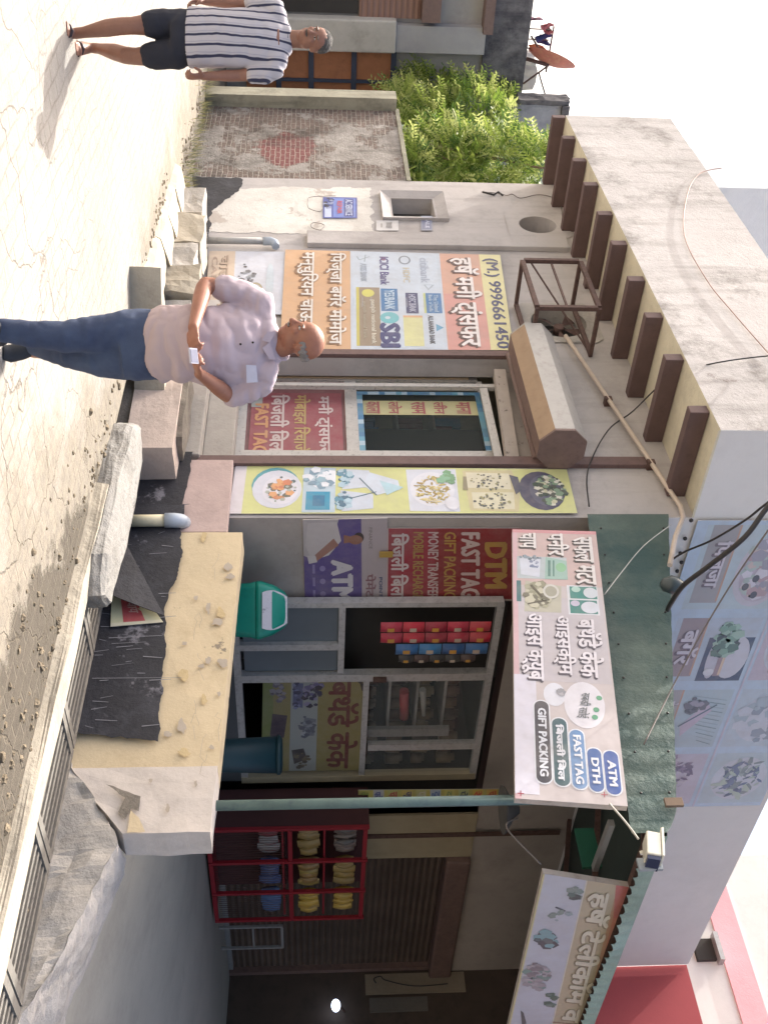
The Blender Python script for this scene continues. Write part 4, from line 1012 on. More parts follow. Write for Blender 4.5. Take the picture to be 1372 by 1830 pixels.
# green swing bin on the veranda
m_green = paint('green_plastic', '178a78', .35, .05, 5, '0e5c52', .3)
c = att(1090, 430, 9.3); bw = .225
r = thing('waste_bin', 'green swing top plastic bin standing behind the yellow low wall', 'bin', (c.x, c.y, .5))
zb0, zb1, zb2 = .5, att(1090,456,9.3).z, att(1090,514,9.3).z
def rr(x, y, z, hx, hy, rad, n=6):
    out = []
    for k, (sx, sy_) in enumerate(((1,1),(-1,1),(-1,-1),(1,-1))):
        for i in range(n+1):
            a = R(90*k + 90*i/n); out.append((x + sx*(hx-rad) + rad*math.cos(a), y + sy_*(hy-rad) + rad*math.sin(a), z))
    return out
def orient(rows, c, ang):
    M = Matrix.Rotation(ang, 3, 'Z'); return [[Vector((c[0], c[1], 0)) + M @ (Vector(p) - Vector((c[0], c[1], 0))) for p in q] for q in rows]
ang = HEAD - R(4)
b = MB(); b.grid(orient([rr(c.x,c.y,z,w_,w_*.75,.06) for z, w_ in ((zb0,.19),(zb0+.02,.2),(zb1-.03,.235),(zb1,.245),(zb1+.015,.245))], c, ang), m_green, True, True, True, True); b.build('body', r)
b = MB(); b.grid(orient([rr(c.x,c.y,z,w_,w_*.78,.07) for z, w_ in ((zb1+.016,.25),(zb1+.05,.25),(zb1+.16,.215),(zb2-.03,.16),(zb2,.12))], c, ang), m_green, True, True, True, True); lid = b.build('lid', r)
M = Matrix.Rotation(ang, 3, 'Z'); b = MB()
rows = []
for a in range(7):
    f = a/6; z = zb1+.07 + f*(zb2-zb1-.07); hw = .17*math.cos((f-.35)*1.3)**1; yy = -.2 + f*.11
    rows.append([Vector((c.x,c.y,0)) + M @ Vector((u*hw, yy-.012, 0)) + Vector((0,0,z)) for u in (-1,-.6,0,.6,1)])
b.grid(rows, plaster('bin_flap_sticker', 'c4c3cb', '6a6a76', .9, 6, .05, lo=.6, hi=.66, bs=0, rough=.4), True); b.build('flap', lid)
bl = Board(Vector((c.x,c.y,0))+M@Vector((-.12,-.186,0))+ZV*(zb0+.14), Vector((c.x,c.y,0))+M@Vector((.12,-.186,0))+ZV*(zb0+.14), Vector((c.x,c.y,0))+M@Vector((.12,-.19,0))+ZV*(zb0+.3), Vector((c.x,c.y,0))+M@Vector((-.12,-.19,0))+ZV*(zb0+.3))
bl.text('9L',.45,.2,.8,.8,'a8ccc4',.012,.03); bl.art('mark', r)
# dark blue bin / drum right of it
c2 = att(1350, 430, 9.6); r = thing('waste_bin', 'dark teal bin standing in the shade below the cake poster', 'bin', (c2.x, c2.y, .5))
m_teal = paint('teal_plastic', '1c3c44', .5, .08, 5); z2 = att(1350,505,9.6).z
b = MB(); b.tube([(c2.x,c2.y,.5),(c2.x,c2.y,.53),(c2.x,c2.y,z2-.05)], [.13,.14,.165], m_teal, 20); b.build('body', r)
b = MB(); b.tube([(c2.x,c2.y,z2-.049),(c2.x,c2.y,z2-.02),(c2.x,c2.y,z2)], [.178,.178,.14], m_teal, 20); b.build('lid', r)
# cooler box left, behind the green bin
b = MB(); yy0 = sy(1082,500,-7.3); b.box(-7.6,-7.0, yy0+.15, sy(1150,500,-7.2), .5, sz(1120,598,-7.1), paint('cooler_grey','6a7078',.4,.05,3,'50545a',.3)); tag(b.build('cooler'), 'grey chest cooler behind the frosted pane', 'cooler')

# price list strip on its post
ps = Board(atx(1412,640,-6.55), atx(1438,640,-6.55), atx(1436,893,-6.55), atx(1410,893,-6.55))
def prices(b):
    cols = ['8ca04c','4a5a98','a84a44','343c6c','c6c6b0','5a78b0','7c9460','4c5c5c','c85040','c05a34']
    b.rect(0,0,1,1,'b3ac5c',.001); n = 10
    for i in range(n):
        b.rect(.0, i/n+.005, 1, (i+1)/n-.02, ['b8b45c','aeb4b8','a8b06c','c0b060','b4b87c','a8b8c8','c0bc6c','b0bc80','c8b44c','ccaa50'][i], .0015)
        b.text(['आटा','फोटो','चाय','जूस','पान','दूध','दही','पेन','रेट','चाट'][i], .12, i/n+.015, .88, (i+1)/n-.03, cols[i], .003, .04)
board('price_list', 'narrow yellow price list strip hanging behind the green pole', 'price list', ps, prices, .004, m_flex)

# columns, shutter and dark recess along the side face
m_col = plaster('column_beige', 'a89c82', '7a705c', .4, .7, .06, streak=.2)
r = thing('shop_column', 'beige masonry column between the glass shop and the closed shutter', 'column', (-6.8, (yc0+yc1)/2, .5))
b = MB(); b.box(XC-.25, XC+.03, yc0, yc1, .4, ZL-.001, m_col); b.build('shaft', r)
b = MB(); b.box(XC+.031, XC+.05, atx(1494,700,XC+.03).y-.05, atx(1494,700,XC+.03).y+.02, 1.4, 4.5, m_rust); b.build('cable_trunk', r)
m_shr = None
k = NT('shutter_slats'); 
sep = k.n('ShaderNodeSeparateXYZ'); k.l(k.co(), sep.inputs[0])
wv = k.math('SINE', k.math('MULTIPLY', sep.outputs['Z'], 78.0)); cc = k.mix(k.ramp(k.noise(1.2,6), 0, 1, .35, .65), lin('55483f'), lin('6b5c52'))
cc = k.mix(k.ramp(wv, 0, .5, .6, 1), cc, lin('2c2521')); m_shr = k.out(cc, .7, wv, .8, .02)
r = thing('closed_shutter', 'closed dull brown rolling shutter behind the red snack cabinet', 'shutter', (XC-.1, (yc1+ys1)/2, .5))
b = MB(); b.box(XC-.14, XC-.1, yc1, ys1-.1, .48, 3.2, m_shr); b.build('curtain', r)
b = MB(); b.box(XC-.2, XC+.12, yc1, ys1-.05, 3.2, 3.499, m_shutd); b.build('housing', r, .03)
for y in (yc1, ys1-.1):
    b = MB(); b.box(XC-.16, XC-.02, y, y+.08, .45, 3.199, m_shutd); b.build('guide', r)
b = MB(); b.box(XC-.13, XC-.06, yc1+.09, ys1-.11, .45, .55, m_steel); b.build('bottom_bar', r)
# low bench/steel ledge at the shutter's right
r = thing('iron_stand', 'thin grey iron stand by the shutter, right of the red cabinet', 'stand', (-6.5, sy(1690,500,-6.5), .5))
ya, yb = sy(1655,500,-6.5), sy(1692,500,-6.5)
for y in (ya, yb):
    b = MB(); b.bar((-6.5,y,.5), (-6.5,y,1.25), .03,.03, m_steel); b.build('leg', r)
b = MB(); b.bar((-6.5,ya,1.25), (-6.5,yb,1.25), .04,.03, m_steel); b.build('top_rail', r)
b = MB(); b.bar((-6.5,ya,.9), (-6.5,yb,.9), .03,.02, m_steel); b.build('rail', r)
# red snack cabinet
m_redp = paint('red_cabinet', '8c202c', .45, .1, 5, '5c141c', .3)
xr_ = -6.15
ya, yb = atx(1484,500,xr_).y, atx(1645,500,xr_).y; za, zb_ = .52, atx(1560,655,xr_).z
r = thing('snack_cabinet', 'red framed snack cabinet with wire mesh doors and yellow packets', 'cabinet', (xr_, (ya+yb)/2, za))
b = MB(); b.box(xr_-.5, xr_-.46, ya, yb, za, zb_, paint('cabinet_back','4a2a2c',.7,.1,4)); b.build('back_panel', r)
ycs = [ya, ya+(yb-ya)*.34, ya+(yb-ya)*.68, yb]
for y in ycs:
    b = MB(); b.box(xr_-.035, xr_, y-.02, y+.02, za, zb_, m_redp); b.build('stile', r)
for z in (za, za+(zb_-za)*.5, zb_-.06):
    for i in range(3):
        b = MB(); b.box(xr_-.038, xr_-.002, ycs[i]+.031, ycs[i+1]-.031, z, z+.045, m_redp); b.build('rail', r)
for f in (0., .46, .72):
    b = MB(); b.box(xr_-.45, xr_-.05, ya+.03, yb-.03, za+(zb_-za)*f, za+(zb_-za)*f+.02, m_redp); b.build('shelf', r)
rg = random.Random(4)
pcs = [(0,.30,['7c2c34','8d8a88']),(1,.30,['28406e','2c4a80']),(2,.30,['3c6aa0','2f5a90']),(0,.55,['8a7438','947c3c']),(1,.55,['94803c','8a6c34']),(2,.55,['c0a040','b89838']),(0,.78,['5c5a58','70645c']),(1,.78,['8a7438','947c3c']),(2,.78,['b89838','c4a444'])]
for c_, f, cl in pcs:
    b = MB(); y0_, y1_ = ycs[c_]+.08, ycs[c_+1]-.06
    for i in range(9):
        y = y0_+(y1_-y0_)*(i+.5)/9; z = za+(zb_-za)*f + .13; rt = Matrix.Rotation(rg.uniform(-.14,.14),3,'X') @ Matrix.Rotation(rg.uniform(-.3,.3),3,'Z')
        hh = rg.uniform(.09,.12); cc_ = Vector((xr_-.10+rg.uniform(-.03,.02), y, z)); rows = []
        for a in range(6):
            fa = a/5; bl_w = .028*math.sin(math.pi*fa); rows.append([cc_ + rt @ Vector(q) for q in ((-bl_w,-.05,(fa-.5)*2*hh),(bl_w,-.042,(fa-.5)*2*hh),(bl_w*1.2,.0,(fa-.5)*2*hh),(bl_w,.042,(fa-.5)*2*hh),(-bl_w,.05,(fa-.5)*2*hh))])
        b.grid(rows, ink(rg.choice(cl)), True, True)
    b.build('packets', r)
b = MB(); b.box(xr_-.459, xr_-.036, ya-.012, ya-.004, za, zb_, paint('cabinet_side','4c2c2e',.7,.1,4)); b.build('side_panel', r)
b = MB()
for i in range(3):
    y = ycs[i]+.05
    while y < ycs[i+1]-.03: b.bar((xr_-.03,y,za+.06),(xr_-.03,y,za+(zb_-za)*.49),.004,.004,m_rust); y += .045
b.build('wire_mesh', r)
# far recess: pale board and lamp
yl = 14.9
b = MB(); p, q = aty(1742,652,ys1-.03), aty(1772,832,ys1-.03); b.box(p.x, q.x, ys1-.04, ys1-.014, p.z, q.z, plaster('pale_board','8d8272','6c6254',.4,2,.06)); tag(b.build('meter_board'), 'pale wooden meter board with a looped wire, right of the shutter', 'board')
wire('black looped wire hanging on the pale meter board', [aty(u_, v_, ys1-.06) for u_, v_ in ((1757,672),(1749,668),(1745,680),(1752,690),(1762,740),(1758,800))], .008)
b = MB(); p, q = aty(1784,660,ys1-.03), aty(1806,765,ys1-.03); b.box(p.x, q.x, ys1-.04, ys1-.014, p.z, q.z, plaster('grey_board','6a6660','50504c',.4,2,.06)); tag(b.build('meter_board'), 'small grey board right of the pale meter board', 'board')
b = MB(); c3 = aty(1797,600,ys1-.2); b.ell(c3, (.085,.05,.06), lamp_mat('lamp_glow','d8e6ff',2.2), 14, 9); tag(b.build('lamp_bulb'), 'small glowing white lamp in the dark recess at the right edge', 'lamp')
b = MB(); b.bar((c3.x,c3.y,c3.z+.05),(c3.x,ys1-.013,c3.z+.12),.02,.02,m_rust); tag(b.build('bracket_arm'), 'thin dark arm holding the glowing lamp', 'bracket')

# ------------------------------------------------------------------ awning
m_awn = plaster('green_corrugated_sheet', '52625c', '6c7a70', .5, 1.2, .18, third='38504e', tlo=.47, thi=.6, tsc=.9, bs=1.0, bsc=22, rough=.7)
m_awnl = plaster('green_tarpaulin', '8c9f96', 'b0bab0', .5, 3, .12, bs=.5, bsc=60)
xa_, ya_ = -3.74, 5.95
zA0, zA1 = aty(935,1200,ya_).z, aty(1500,1213,ya_).z
xw = XC+.01
zB0, zB1 = aty(950,1058,ya_).z, aty(1520,1135,ya_).z
r = thing('awning', 'green sheet awning on iron posts over the veranda with a frilled edge', 'awning', (-5.3, 7.5, 3.9))
b = MB(); n = 60; rows = [[], []]
for i in range(n+1):
    f = i/n; x = xw + (xa_-xw)*f
    top = zA0 + (zA1-zA0)*f; bot = zB0 + (zB1-zB0)*f
    if f > .93: top -= (f-.93)**2*14
    y = ya_ - .008*math.sin(i*1.7)
    rows[0].append((x, y, top)); rows[1].append((x, y, bot))
b.grid(rows, m_awn, True); b.build('side_sheet', r, fix=False)
yE = 16
b = MB(); b.face([(xw,ya_+.03,zA0-.02),(xa_,ya_+.03,zA1-.06),(xa_,yE,zA1-.06),(xw,yE,zA0-.02)], m_awn)
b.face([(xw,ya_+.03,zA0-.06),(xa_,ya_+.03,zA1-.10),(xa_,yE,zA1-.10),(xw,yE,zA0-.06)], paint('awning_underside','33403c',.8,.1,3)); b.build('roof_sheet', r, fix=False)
b = MB(); rows = []
nz = 4; L = 420
for a in range(nz+1):
    row = []
    for i in range(L+1):
        y = ya_ + .02 + (yE-ya_)*i/L; f = a/nz
        drop = .115 + .02*noise.noise(Vector((y*2, 0, 3)))
        sway = .014*f*math.sin(y*52) + .05*f*noise.noise(Vector((y*1.3, 5, 0)))
        row.append((xa_ + sway + .01, y, zA1 - .06 - drop*f + .012*math.sin(y*52+1)*f))
    rows.append(row)
b.grid(rows, m_awnl, True); b.build('frill', r, fix=False)
for i in range(5):
    y = ya_+.3+i*2.2; b = MB(); b.bar((xw,y,zA0-.12),(xa_-.12,y,zA1-.12),.05,.05,m_rust); b.build('rafter', r)
b = MB(); b.bar((xa_-.08,ya_+.1,zA1-.13),(xa_-.08,yE,zA1-.13),.05,.05,m_rust); b.build('edge_beam', r)
m_pole = paint('green_pole', '5c726e', .55, .15, 6, '3c4a58', .5)
b = MB(); pp = aty(1440, 380, 6.05); b.tube([(pp.x,6.05,.3),(pp.x,6.05,zA1+.0)], .035, m_pole, 12); b.build('post', r)
b = MB(); rg = random.Random(2)
for i in range(9):
    f = (i+.6)/9.5; x = xw+(xa_-xw)*f
    for zz in (zA0+(zA1-zA0)*f-.05, zB0+(zB1-zB0)*f+.10): b.ell((x, ya_-.012, zz), (.010,.008,.010), m_wire, 8, 5)
tag(b.build('bolt', r), kind='stuff')
# hanging light fitting under the awning & fluorescent batten
b = MB(); p = aty(1447,902,6.4); b.tube([p+Vector((0,0,.1)), p+Vector((0,0,.06)), p+Vector((0,0,0)), p-Vector((0,0,.02))], [.03,.06,.16,.17], m_dark, 18); tag(b.build('pendant_lamp'), 'small dark pendant lamp under the awning behind the big shop sign', 'lamp')
b = MB(); b.bar(aty(1470,1092,6.3), aty(1552,1062,6.9), .05, .04, paint('batten_grey','8d8d8c',.5)); tag(b.build('tube_batten'), 'grey tube light batten under the awning behind the white floodlight', 'light')
m_grn = paint('dark_green_board','1f5a48',.6,.1,3)
for i, (u, v0, v1) in enumerate(((1545,1040,1075),)):
    b = MB(); p = aty(u, v0, 6.9); b.box(p.x-.3, p.x+.02, 6.9+.3*i, 6.93+.3*i, aty(u,v0,6.9).z, aty(u,v1,6.9).z, m_grn); tag(b.build('green_slat'), ['lower dark green slat hanging under the awning corner','upper dark green slat hanging under the awning corner'][i], 'slat')
# floodlight on the corner
m_wh = paint('white_enamel', 'd9d6c8', .4, .04, 8)
c = aty(1518, 1164, 5.86)
r = thing('floodlight', 'white box floodlight fixed at the awning corner', 'floodlight', tuple(c))
ax = (Vector((.97,-.05,-.22)).normalized(), Vector((.05,1,0)).normalized(), Vector((.22,0,.97)).normalized())
b = MB(); b.obox(c, ax, (.085,.07,.045), m_wh); b.build('housing', r, .008)
b = MB(); b.obox(c+ax[2]*.055+ax[0]*-.02, ax, (.105,.075,.008), m_wh); b.build('hood', r, .004)
b = MB(); b.obox(c+ax[0]*.1, ax, (.014,.06,.04), paint('lens_dark','2c3450',.15)); b.build('lens', r)
b = MB(); b.bar(c+Vector((-.03,.07,0)), (c.x-.03, ya_, c.z-.05), .02, .02, m_wh); b.build('bracket', r)
b = MB(); b.obox(aty(1545,1160,5.9), ((1,0,0),(0,1,0),(0,0,1)), (.04,.012,.075), paint('grey_plate','8c949a',.5)); tag(b.build('mounting_plate'), 'grey plate behind the floodlight on the awning edge', 'plate')
b = MB(); b.obox(aty(1434,1203,5.91), ((1,0,0),(0,1,0),(0,0,1)), (.03,.012,.06), paint('rust_plate','6e5c4c',.7)); tag(b.build('rusty_clip'), 'small rusty plate clipped on the awning top edge', 'clip')
wire('thin cable from the sign corner to the floodlight', [aty(1436,1088,5.78),aty(1455,1105,5.8),aty(1478,1124,5.84),aty(1500,1140,5.86)], .007, paint('white_wire','b5b0a6',.6))
wire('white string arching from the awning top to the big sign', [aty(938,1198,5.9),aty(975,1150,5.88),aty(1020,1112,5.88),aty(1062,1080,5.86)], .004, paint('white_string','c5c2bc',.6))
wire('thin wire hanging from the lamp shade to the right sign corner', [aty(1462,925,6.4),aty(1480,905,6.3),aty(1545,972-6,6.4)], .006, m_wireg)
# thick service cable with insulator
wire('thick black service cable running down to the insulator', [aty(860,1420,4.6),aty(905,1372,4.75),aty(960,1330,4.95),aty(1010,1268,5.25),aty(1045,1222,5.5),aty(1075,1200,5.75),aty(1090,1192,5.9)], .02)
wire('thinner black cable beside the thick service cable', [aty(880,1395,4.7),aty(905,1362,4.8),aty(930,1330,5.0),aty(965,1272,5.3),aty(985,1225,5.7),aty(1000,1200,5.9)], .009)
wire('long thin wire crossing the blue food banner to the awning', [aty(880,1420,4.2),aty(960,1363,4.6),aty(1045,1305,5.1),aty(1140,1248,5.6),aty(1220,1205,5.9),aty(1330,1150,5.9)], .006, m_wireg)
b = MB(); p = aty(1045, 1204, 5.7); b.tube([p+Vector((.0,0,-.11)), p+Vector((0,0,-.09)), p+Vector((0,0,-.02)), p+Vector((.0,0,.03)), p+Vector((0,0,.07)), p+Vector((0,0,.1))], [.02,.05,.075,.06,.03,.012], paint('porcelain_dark','3c4648',.3,.1,8), 16); tag(b.build('insulator'), 'dark pear shaped cable insulator on the awning top edge', 'insulator')

# ------------------------------------------------------------------ the big hoarding
yh = 5.82
hb = Board(aty(946,915,yh), aty(1427,920,yh), aty(1441,1121,yh), aty(950,1064,yh))
def hoarding(b):
    b.rect(0,0,1,1,'bdb5b6',.001); b.rect(0,0,.25,.999,'c0a9a6',.0014); b.rect(0,0,1,.055,'c7a7ae',.0016); b.rect(0,0,.015,1,'c98f94',.0018)
    b.rect(.6,0,.985,.22,'cccbd8',.002); b.rect(.3,.055,.62,.98,'b9b4ba',.0018)
    T = [('चाप',.018,.09,.088,.27),('पनीर',.018,.42,.118,.66),('सफल मटर',.03,.72,.24,.93)]
    for t, a, c, d, e in T: b.text2(dev(t), a, c, d, e, 'ddd8d6', '54504e', .004, .03, .06)
    for t, a, c, d, e, s_ in [('आइस क्यूब',.37,.085,.62,.30,.0),('आइसक्रीम',.375,.41,.595,.64,.0),('बर्थडे केक',.385,.69,.60,.93,-.01)]: b.text2(dev(t), a, c, d, e, 'ddd9e0', '5c5864', .004, .03, .055, s_)
    # mint pack picture
    b.rect(.125,.05,.222,.62,'aeb9bd',.0022); b.poly([(.13,.08),(.205,.09),(.215,.3),(.135,.32)],'c6ccd8',.003); b.poly([(.125,.38),(.222,.36),(.222,.62),(.14,.62)],'93b3aa',.003); b.line([(.14,.42),(.21,.41)],.02,'4e7c74',.004); b.line([(.14,.47),(.21,.46)],.012,'4e7c74',.004); b.scatter(.13,.2,.008,.12,['5c6c78','8494a0'],14,.006,.004,3); b.ring(.17,.55,.02,.06,'82b48c',.004); b.scatter(.16,.24,.02,.05,['7a86a0','98a0b8'],12,.006,.004,5)
    # nuts picture
    b.poly([(.232,.14),(.36,.12),(.36,.52),(.25,.54)],'b2b0a0',.0024); b.rect(.232,.04,.32,.09,'3d6c70',.0024); b.scatter(.29,.28,.055,.14,['8f8e78','c0bda8','a5a48c','6f6c5c'],70,.012,.003,6); b.ring(.275,.42,.03,.09,'c5c4be',.006); b.ring(.275,.42,.022,.066,'9c9b8c',.0064); b.line([(.25,.2),(.3,.32)],.02,'55503f',.006); b.line([(.33,.16),(.31,.4)],.012,'4c483c',.006)
    # peas picture
    b.rect(.245,.6,.365,.94,'cfd2d8',.0024); b.rect(.25,.63,.30,.93,'2c7f78',.003); b.rect(.306,.62,.36,.92,'287a74',.003); b.ring(.275,.86,.022,.08,'c4ccd4',.004); b.ring(.335,.84,.024,.1,'c6ccd6',.004); b.ring(.262,.7,.012,.05,'a5c6bc',.004); b.ring(.32,.68,.012,.05,'b9b4c8',.004)
    # logo disc
    b.ring(.695,.69,.078,.2,'d3d2da',.0024,28); b.text(dev('सबकी रसोई'),.655,.66,.74,.78,'6c7478',.004,.01,-.06)
    for u, v in ((.67,.84),(.71,.8),(.735,.78)): b.ring(u,v,.008,.03,'5c9c7c',.004)
    b.ring(.665,.4,.04,.11,'cfd2dc',.0024); b.scatter(.655,.46,.014,.03,['8a8c94','a4a4ac'],14,.007,.004,9)
    for t, a, c, d, e, cl in [('GIFT PACKING',.69,.195,.95,.335,'3a3b46'),(dev('बिजली बिल'),.745,.36,.955,.5,'2c5660'),('FAST TAG',.78,.52,.96,.655,'5d86b4'),('DTH',.835,.675,.965,.805,'2f5a98'),('ATM',.84,.825,.97,.96,'2c549c')]:
        b.pill(a-.004, c-.012, d+.004, e+.012, 'd6dae2', .003); b.pill(a, c, d, e, cl, .0036)
        w_ = d-a; m = .1*w_ if len(t) > 4 else .24*w_
        b.text(t, a+m, c+.035, d-m*.8, e-.03, 'd9dde6', .005, .05)
    for u, v in ((.985,.05),(.972,.8)): b.line([(u-.008,v),(u+.008,v)],.006,'a03048',.004); b.line([(u,v-.03),(u,v+.03)],.006,'a03048',.004)
board('sign_board', 'long pink grey shop sign with food names and blue ATM and DTH pills', 'sign board', hb, hoarding, .05)
# ------------------------------------------------------------------ side sign under the awning
x_s = -3.8
bl, tl, br = atx(1561,970,x_s), atx(1585,1124,x_s), atx(1827,909,x_s)
tl = Vector((x_s, tl.y, tl.z)); wv_ = (br-bl)*1.6
tr_ = atx(1808,1052+16,x_s); sl = (tr_-tl).normalized()*wv_.length
sb = Board(bl, bl+wv_, tl+sl, tl)
def tele(b):
    b.rect(0,0,1,1,'b9b4b0',.001); b.rect(0,0,1,.5,'b6bac6',.0014); b.rect(0,.5,1,.93,'b3a88f',.0018); b.rect(0,.9,1,1,'ba7a68',.0022); b.poly([(0,.84),(.12,.9),(.12,1),(0,1)],'b86c68',.0026); b.rect(.05,.86,.5,.9,'b59078',.0024)
    b.text2(dev('हर्ष टेलीकॉम व'),.035,.56,.59,.86,'d0cab8','8d846e',.004,.04,.06); b.text2(dev('कन्फेक्शनरी'),.62,.56,1,.86,'cdc4b4','8d846e',.004,.04,.06)
    b.rect(.6,.5,.605,.95,'8d6c58',.004); b.rect(.0,0,1,.02,'c4bc8c',.003)
    b.scatter(.05,.4,.02,.06,['4c6c68','7c8c88','33484a'],12,.01,.003,1); b.line([(.11,.22),(.12,.34)],.02,'4c5a66',.004); b.scatter(.14,.3,.02,.12,['94a4ac','7c8e8a'],12,.008,.003,2)
    b.scatter(.24,.2,.03,.1,['5c6c70','7ca4ac','4a5058'],22,.012,.003,3); b.scatter(.4,.2,.06,.14,['7c7880','98949c','70908c','a8a4ac'],60,.01,.003,4); b.scatter(.5,.42,.04,.05,['4c6a60','66807a'],16,.01,.003,5)
    b.poly([(.56,.1),(.64,.16),(.62,.2),(.57,.14)],'48585c',.003); b.poly([(.66,.3),(.72,.24),(.74,.3),(.68,.36)],'5ca0ac',.003); b.scatter(.7,.2,.05,.1,['4a6a70','8aa4ac'],20,.012,.0035,6)
    b.line([(.0,.5),(1,.5)],.01,'cbc7bc',.003)
board('sign_board', 'cream sign with white writing hanging under the frilled awning edge', 'sign board', sb, tele, .04)
b = MB(); b.bar(tl+Vector((0,.1,0)), tl+Vector((-.03,.1,.12)), .02,.02,m_rust); b.bar(tl+Vector((0,1.4,0)), tl+Vector((-.03,1.4,.12)), .02,.02,m_rust); tag(b.build('sign_hanger'), 'two short iron straps holding the cream sign under the awning', 'hanger', kind='stuff')

# ------------------------------------------------------------------ blue food banner high on the grey wall
xb_ = XC+.03
yb0, yb1 = atx(930,1300,xb_).y, atx(1440,1300,xb_).y
zb0_, zb1_ = 4.98, 6.78
bb = Board((xb_,yb0,zb0_),(xb_,yb1,zb0_),(xb_,yb1,zb1_),(xb_,yb0,zb1_))
def uy(U, V=1300): return (atx(U,V,xb_).y-yb0)/(yb1-yb0)
def vz(U, V): return (atx(U,V,xb_).z-zb0_)/(zb1_-zb0_)
INKG = .8
def fbanner(b):
    b.rect(0,0,1,1,'a6bcd4',.001)
    cu_ = [0.012, uy(1088), uy(1104), uy(1216), uy(1232), uy(1334), uy(1346), .985]
    vr = (5.98-zb0_)/(zb1_-zb0_)
    cells = [(cu_[0],cu_[1]),(cu_[2],cu_[3]),(cu_[4],cu_[5]),(cu_[6],cu_[7])]
    for i, (a, c) in enumerate(cells):
        b.rect(a, .06, c, vr-.03, ['a6b9c6','a2b4c8','9fb4c2','b2aec2'][i], .0016)
        b.rect(a, vr+.02, c, .99, ['a9b9c8','b0a8bc','a4b6c8','a2b6c4'][i], .0016)
        b.rect(a, .09, a+(c-a)*(.92 if i < 2 else .5), .235, ['8f8f96','8c8088','98969c','a4a0b0'][i], .002); b.rect(a,.225,a+(c-a)*.9,.235,'b08878',.0022)
    for i, t in enumerate(['पिज्जा','बर्गर','गोल गप्पे']):
        a, c = cells[i]; w_ = c-a; b.text2(dev(t), a+w_*.18, .115, a+w_*(.72 if i < 2 else .48), .225, 'c9c2d0', '5c5464', .003, .035, .05)
    a, c = cells[0]; w_ = c-a   # pizza
    b.ring(a+w_*.55,.42,w_*.42,.14,'b6b4c4',.0026); b.ring(a+w_*.55,.43,w_*.36,.12,'aca4b8',.003); b.scatter(a+w_*.5,.43,w_*.34,.11,['8c8ca0','b9a8a8','c5c3d2','9cb0b0','a48c98'],60,.016,.0036,2)
    for u, v in ((.62,.40),(.72,.36),(.82,.42),(.45,.5),(.75,.52)): b.ring(a+w_*u,v,w_*.045,.018,'3c4656',.0066)
    a, c = cells[1]; w_ = c-a   # burger
    b.poly([(a+w_*.1,.27),(c,.27),(c,vr-.03),(a+w_*.3,vr-.03)],'394a66',.0024)
    b.poly([(a,.25),(a+w_*.3,.25),(a+w_*.3,vr-.03),(a,vr-.03)],'a5b4c8',.0026)
    b.ring(a+w_*.62,.44,w_*.34,.085,'b9bccb',.003); b.ring(a+w_*.62,.335,w_*.34,.04,'b3b4c4',.003); b.rect(a+w_*.3,.36,a+w_*.92,.4,'8d7c88',.0034); b.rect(a+w_*.32,.385,a+w_*.9,.40,'c9b09c',.0036)
    b.scatter(a+w_*.35,.37,w_*.26,.06,['4c6c68','6c9488','2f4450','8cb0a4'],60,.013,.004,3); b.ring(a+w_*.85,.33,w_*.06,.03,'c5cad6',.0066)
    a, c = cells[2]; w_ = c-a   # spread rows of lines
    for i in range(12): b.line([(a+w_*(.1+.07*i),.3+.01*i),(a+w_*(.18+.07*i),vr-.05)],.012,'6c8490' if i % 2 else '88a0ac',.003)
    b.poly([(a+w_*.6,.28),(a+w_*.8,.3),(a+w_*.35,vr-.12),(a+w_*.2,vr-.16)],'b4a8be',.0036); b.line([(a+w_*.62,.27),(a+w_*.25,vr-.1)],.02,'4c6478',.004); b.scatter(a+w_*.25,.33,w_*.12,.06,['5c6474','8c8ca0','3e4c5c'],22,.012,.004,4)
    a, c = cells[3]; w_ = c-a
    b.scatter(a+w_*.4,.33,w_*.34,.12,['7c7490','a49cb0','5c5874','b8b4c0','9ca49c'],80,.016,.0032,5,.4)
    # upper row
    for i, (cl, sd, el) in enumerate([(['8c9cac','b0a8b8','6c7c90'],11,1),(['9c9484','6c7478','b9b4bc','c0b8a8'],12,.5),(['94a8b8','7c8ca0','b4bccc'],13,1),(['6c8088','485a78','8ca0a4','9cb0a8','54688c'],14,.35)]):
        a, c = cells[i]; w_ = c-a
        b.ring(a+w_*.5, (vr+1)/2, w_*.42, .17, 'b3bccc', .0024); b.scatter(a+w_*.5, (vr+1)/2, w_*.38, .15, cl, 70 if i % 2 else 34, .018, .003, sd, el)
    b.line([(0,vr),(1,vr)],.02,'b6b2c8',.0036)
board('banner', 'large pale blue food banner with pizza and burger pictures high on the grey wall', 'banner', bb, fbanner, .006, m_flex)
INKG = 1.0
b = MB(); rg = random.Random(8); y = yb0
while y < yb1-.5:
    b.ell((XC+.03, y, zb0_-.05+rg.uniform(-.02,.02)), (.02,.02,.02), m_wire, 6, 4); y += rg.uniform(.08,.22)
tag(b.build('mud_spots'), 'row of small dark specks along the banner foot on the grey wall', 'specks', kind='stuff')

